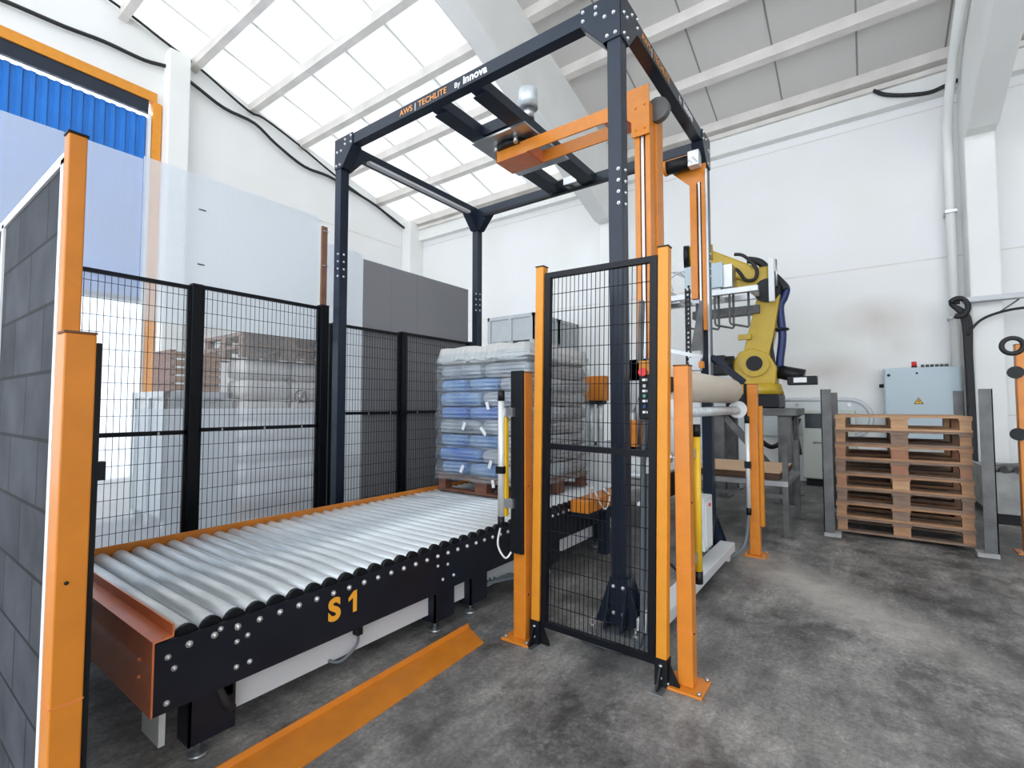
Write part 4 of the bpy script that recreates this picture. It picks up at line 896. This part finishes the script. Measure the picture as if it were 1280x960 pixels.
MB().bar((RX - .02, RY - .05, 3.20), (RX - .25, RY + .62, 3.56), .24, .26).build('upper_arm', 'robot_yellow', rb, .03)
MB().cyl((RX - .25, RY + .52, 3.62), (RX - .35, RY + .88, 3.62), .15, 22).build('wrist', 'robot_yellow', rb)
MB().cyl((RX - .34, RY + .84, 3.62), (RX - .36, RY + .92, 3.62), .17, 22).build('wrist_flange', 'black', rb)
MB().cyl((RX - .30, RY + .72, 3.52), (RX - .30, RY + .72, 3.30), .09, 16).build('tool_flange', 'steel', rb)
def hose(pts, r, m): return MB().tube(smooth_path(pts), r, 10).build('hose', m, rb)
hose([at(*p, 'X', RX - .22) for p in ((918, 318), (930, 320), (945, 335), (944, 348), (932, 350), (922, 338), (905, 332), (888, 338))], .025, 'rubber')
hose([at(*p, 'X', RX - .05) for p in ((935, 325), (950, 328), (962, 340), (975, 352), (982, 362))], .055, 'rubber')
hose([at(*p, 'X', RX) for p in ((970, 348), (982, 360), (980, 372), (975, 385), (978, 420), (975, 450), (974, 468))], .055, 'blue_hose')
hose([at(*p, 'X', RX - .1) for p in ((966, 415), (964, 430), (966, 445), (968, 458))], .025, 'rubber')
MB().ring(at(976, 412, 'X', RX), .09, .02, 'Z').build('hose_clamp', 'black', rb)
vt = b1(RX - .32, RX - .26, .985, 1.06, 2.78, 3.42).build('cylinder', 'white_paint', rb, .01)
MB().cyl((RX - .29, .96, 3.0), (RX - .29, .96, 3.38), .012, 8).build('rod', 'steel', vt)
# gripper: housing, rails, tines
gr_ = T('bag_gripper', 'silver bag gripper with hanging tines held by the robot', 'gripper', (RX - .3, 2.1, 2.6))
b1(RX - .55, RX - .1, 1.62, 2.16, 3.03, 3.40).build('housing', 'cab_blue', gr_, .01)
MB().cyl((RX - .552, 2.10, 3.10), (RX - .556, 2.10, 3.10), .02, 10).build('plug', 'black', gr_)
b1(RX - .5, RX - .05, 1.50, 1.62, 3.03, 3.36).build('bracket', 'steel', gr_)
for xx in (RX - .62, RX - .05): b1(xx, xx + .08, 1.15, 2.62, 2.90, 2.98).build('rail', 'steel', gr_, .004)
for yy in (1.2, 1.7, 2.2, 2.56): b1(RX - .54, RX - .05, yy, yy + .06, 2.90, 2.96).build('cross_bar', 'alu', gr_)
b1(RX - .5, RX - .35, 1.66, 1.78, 2.98, 3.10).build('pad', 'steel', gr_)
b1(RX - .2, RX - .0, 1.2, 2.15, 2.66, 2.78).build('clamp_plate', 'raw_steel', gr_)
for yy in (1.2, 2.1): MB().bar((RX - .1, yy, 2.78), (RX - .1, yy, 2.92), .04, .04, (1, 0, 0)).build('hanger', 'raw_steel', gr_)
for yy in (1.30, 1.50, 1.70, 1.90, 2.45):
    MB().tube([(RX - .6, yy + .22, 2.92), (RX - .6, yy + .22, 2.50), (RX - .59, yy + .21, 2.47), (RX - .50, yy + .0, 2.42), (RX - .50, yy - .01, 2.44), (RX - .50, yy - .01, 2.92)], .016, 8).build('tine', 'raw_steel', gr_)
b1(RX - .55, RX - .1, 2.40, 2.62, 2.98, 3.10).build('valve_block', 'steel', gr_, .01)
b1(RX - .5, RX - .2, 2.62, 2.68, 2.66, 3.38).build('end_plate', 'raw_steel', gr_)
b1(RX - .55, RX - .3, 2.55, 2.75, 2.66, 2.96).build('motor', 'black', gr_, .02)
for k in range(3): MB().tube(smooth_path([(RX - .5, 2.35 + .08 * k, 3.08), (RX - .52, 2.38 + .07 * k, 3.26 + .06 * k), (RX - .5, 2.2 + .07 * k, 3.36), (RX - .4, 2.15, 3.25)]), .010, 6).build('hose', 'duct', gr_)
# ================================================================== CONTROLLER, CABINET, RAILS
rc = T('robot_controller', 'pale green-grey robot controller cabinet beside the pallet stack', 'cabinet', (9.55, .6, 0))
b1(9.32, 9.80, .12, .84, .12, 1.23).build('body', 'ctrl', rc, .015)
b1(9.36, 9.78, .16, .80, 0, .12).build('plinth', 'black', rc)
b1(9.312, 9.32, .18, .80, .94, 1.18).build('display_panel', 'glass_dark', rc)
b1(9.308, 9.32, .16, .82, .14, .92).build('front_door', 'ctrl', rc, .003)
MB().tube([(9.31, .68, .70), (9.285, .68, .72), (9.285, .56, .72), (9.31, .56, .70)], .012, 6).build('handle', 'steel', rc)
MB().tube(smooth_path([(9.5, .86, 1.2), (9.45, 1.05, 1.0), (9.4, 1.1, .75), (9.4, 1.3, .6), (9.3, 1.45, .7)]), .04, 8).build('hose', 'rubber', rc)
MB().tube(smooth_path([(9.35, .90, 1.1), (9.33, .95, .9), (9.33, .92, .65), (9.36, .90, .5)]), .05, 8).build('hose', 'rubber', rc)
bc = T('belt_conveyor', 'grey belt conveyor with rounded end behind the robot controller', 'conveyor', (9.84, .9, 1.0))
pts = [(9.83, 2.6, 1.43), (9.83, .25, 1.43)] + [(9.83, .22 - .33 * math.sin(a), 1.10 + .33 * math.cos(a)) for a in [math.pi * k / 12 for k in range(1, 13)]] + [(9.83, 2.6, .77)]
MB().prism(pts, (.05, 0, 0)).build('side_plate', 'light_grey', bc)
MB().tube([(9.83, 2.6, 1.42)] + [(9.83, .22 - .31 * math.sin(a), 1.10 + .31 * math.cos(a)) for a in [math.pi * k / 12 for k in range(13)]], .035, 8).build('edge_rail', 'duct', bc)
for yy in (.95, .2): MB().cyl((9.83, yy, 1.32), (9.81, yy, 1.32), .03, 12).build('bolt', 'steel', bc)
for yy in (.35, 2.2): b1(9.83, 9.88, yy, yy + .08, 0, .78).build('leg', 'light_grey', bc)
ec_ = T('switch_cabinet', 'blue-grey electrical cabinet with red lamp and warning triangle', 'cabinet', (9.7, -.7, 0))
cb_ = b1(9.62, 9.86, -1.16, -.26, .75, 1.89).build('body', 'cab_blue', ec_, .01)
b1(9.605, 9.62, -1.145, -.275, .765, 1.875).build('cabinet_door', 'cab_blue', ec_, .006)
MB().prism([(9.604, -.61, 1.33), (9.604, -.73, 1.33), (9.604, -.67, 1.43)], (-.003, 0, 0)).build('warning_triangle', 'black', ec_)
MB().prism([(9.6005, -.625, 1.338), (9.6005, -.715, 1.338), (9.6005, -.67, 1.415)], (-.002, 0, 0)).build('warning_triangle', 'yellow', ec_)
MB().prism([(9.598, -.665, 1.395), (9.598, -.685, 1.37), (9.598, -.672, 1.37), (9.598, -.678, 1.345), (9.598, -.658, 1.376), (9.598, -.668, 1.376)], (-.001, 0, 0)).build('warning_bolt', 'black', ec_)
MB().cyl((9.604, -.32, 1.78), (9.59, -.32, 1.78), .022, 12).build('lock', 'black', ec_); MB().cyl((9.604, -.66, 1.80), (9.592, -.66, 1.80), .015, 12).build('lock', 'black', ec_)
MB().cyl((9.7, -.26, 1.62), (9.7, -.20, 1.62), .03, 10).build('side_switch', 'black', ec_)
MB().cyl((9.72, -.64, 1.89), (9.72, -.64, 1.915), .035, 14).build('lamp_base', 'black', ec_); MB().cyl((9.72, -.64, 1.915), (9.72, -.64, 1.985), .032, 14).build('lamp', 'red', ec_)
for k in range(6): MB().cyl((9.72, -.74 - k * .055, 1.89), (9.72, -.74 - k * .055, 1.935), .022, 8).build('cable_gland', 'raw_steel', ec_)
for yy in (-1.12, -.34): b1(9.7, 9.76, yy, yy + .05, 0, .75).build('leg', 'raw_steel', ec_)
ct = T('cable_tray', 'grey overhead cable tray fixed to the column with black hoses', 'cable tray', (9.36, -1.9, 2.78))
b1(9.24, 9.38, -3.2, -1.17, 2.76, 2.83).build('tray', 'duct', ct, .004)
MB().bar((9.38, -1.75, 2.76), (9.40, -1.55, 2.60), .02, .02).build('strut', 'raw_steel', ct)
for k in range(3): MB().tube(smooth_path([(9.30, -1.10 - .02 * k, 2.78), (9.30, -1.05, 2.76), (9.33, -1.17 - .03 * k, 2.55), (9.33, -1.19 - .02 * k, 2.0), (9.34, -1.20 - .02 * k, 1.2), (9.34, -1.2 - .02 * k, .3)]), .03, 8).build('hose', 'rubber', ct)
MB().tube([(9.26, -1.10 + .10 * math.cos(a) - .02, 2.70 + .13 * math.sin(a)) for a in [.6 + 4.6 * k / 20 for k in range(21)]], .035, 8).build('hose_curl', 'rubber', ct)
MB().tube(smooth_path([(9.30, -1.20, 2.3), (9.28, -1.35, 2.5), (9.28, -1.6, 2.6), (9.28, -1.9, 2.62), (9.28, -2.4, 2.6)]), .018, 6).build('hose', 'rubber', ct)
# roller table by the edge
rt_ = T('roller_table', 'low grey roller table beside the edge of the pallet stack', 'conveyor', (8.0, -1.6, 0))
b1(7.5, 7.54, -2.6, -1.10, .12, .56).build('front_plate', 'conc', rt_, .005); b1(8.9, 8.94, -2.6, -1.10, .12, .56).build('back_plate', 'conc', rt_)
b1(7.56, 8.9, -2.6, -1.15, 0, .12).build('plinth', 'black', rt_)
me3 = MB().bar((0, 0, 0), (1.34, -.5, 0), .06, .03).mesh('roller', 'raw_steel', Vector())
me3 = MB().cyl((0, 0, 0), (.9, -.55, 0), .04, 12).mesh('roller', 'raw_steel', Vector())
for k in range(9): inst('roller', me3, (7.56, -1.12 - k * .11, .60), rt_)
b1(7.5, 8.94, -1.12, -1.10, .12, .60).build('side_plate', 'conc', rt_)
# ================================================================== ORANGE FLOOR STRIP
gs = T('floor_guard', 'loose orange angle strip lying on the floor in front of the conveyor', 'guard rail', (1.5, 1.8, 0))
ax, ay, bx2, by2 = .55, 1.90, 2.17, 1.78
def strip_sec(x, y0, y1): return [(x, y0, .0), (x, y0, .005), (x, y1 - .012, .012), (x, y1 - .006, .034), (x, y1, .034), (x, y1 - .004, .0)]
a_ = strip_sec(.5, 1.648, 1.872); c_ = strip_sec(2.15, 1.726, 1.912); c_ = [(x + (.05 if y > 1.8 else -.03), y, z) for x, y, z in c_]
MB()._add(a_ + c_, [list(range(6)), list(range(11, 5, -1))] + [[(i + 1) % 6, i, 6 + i, 6 + (i + 1) % 6] for i in range(6)]).build('angle', 'orange', gs)
print('rollers', NR, 'objects', len(bpy.data.objects))
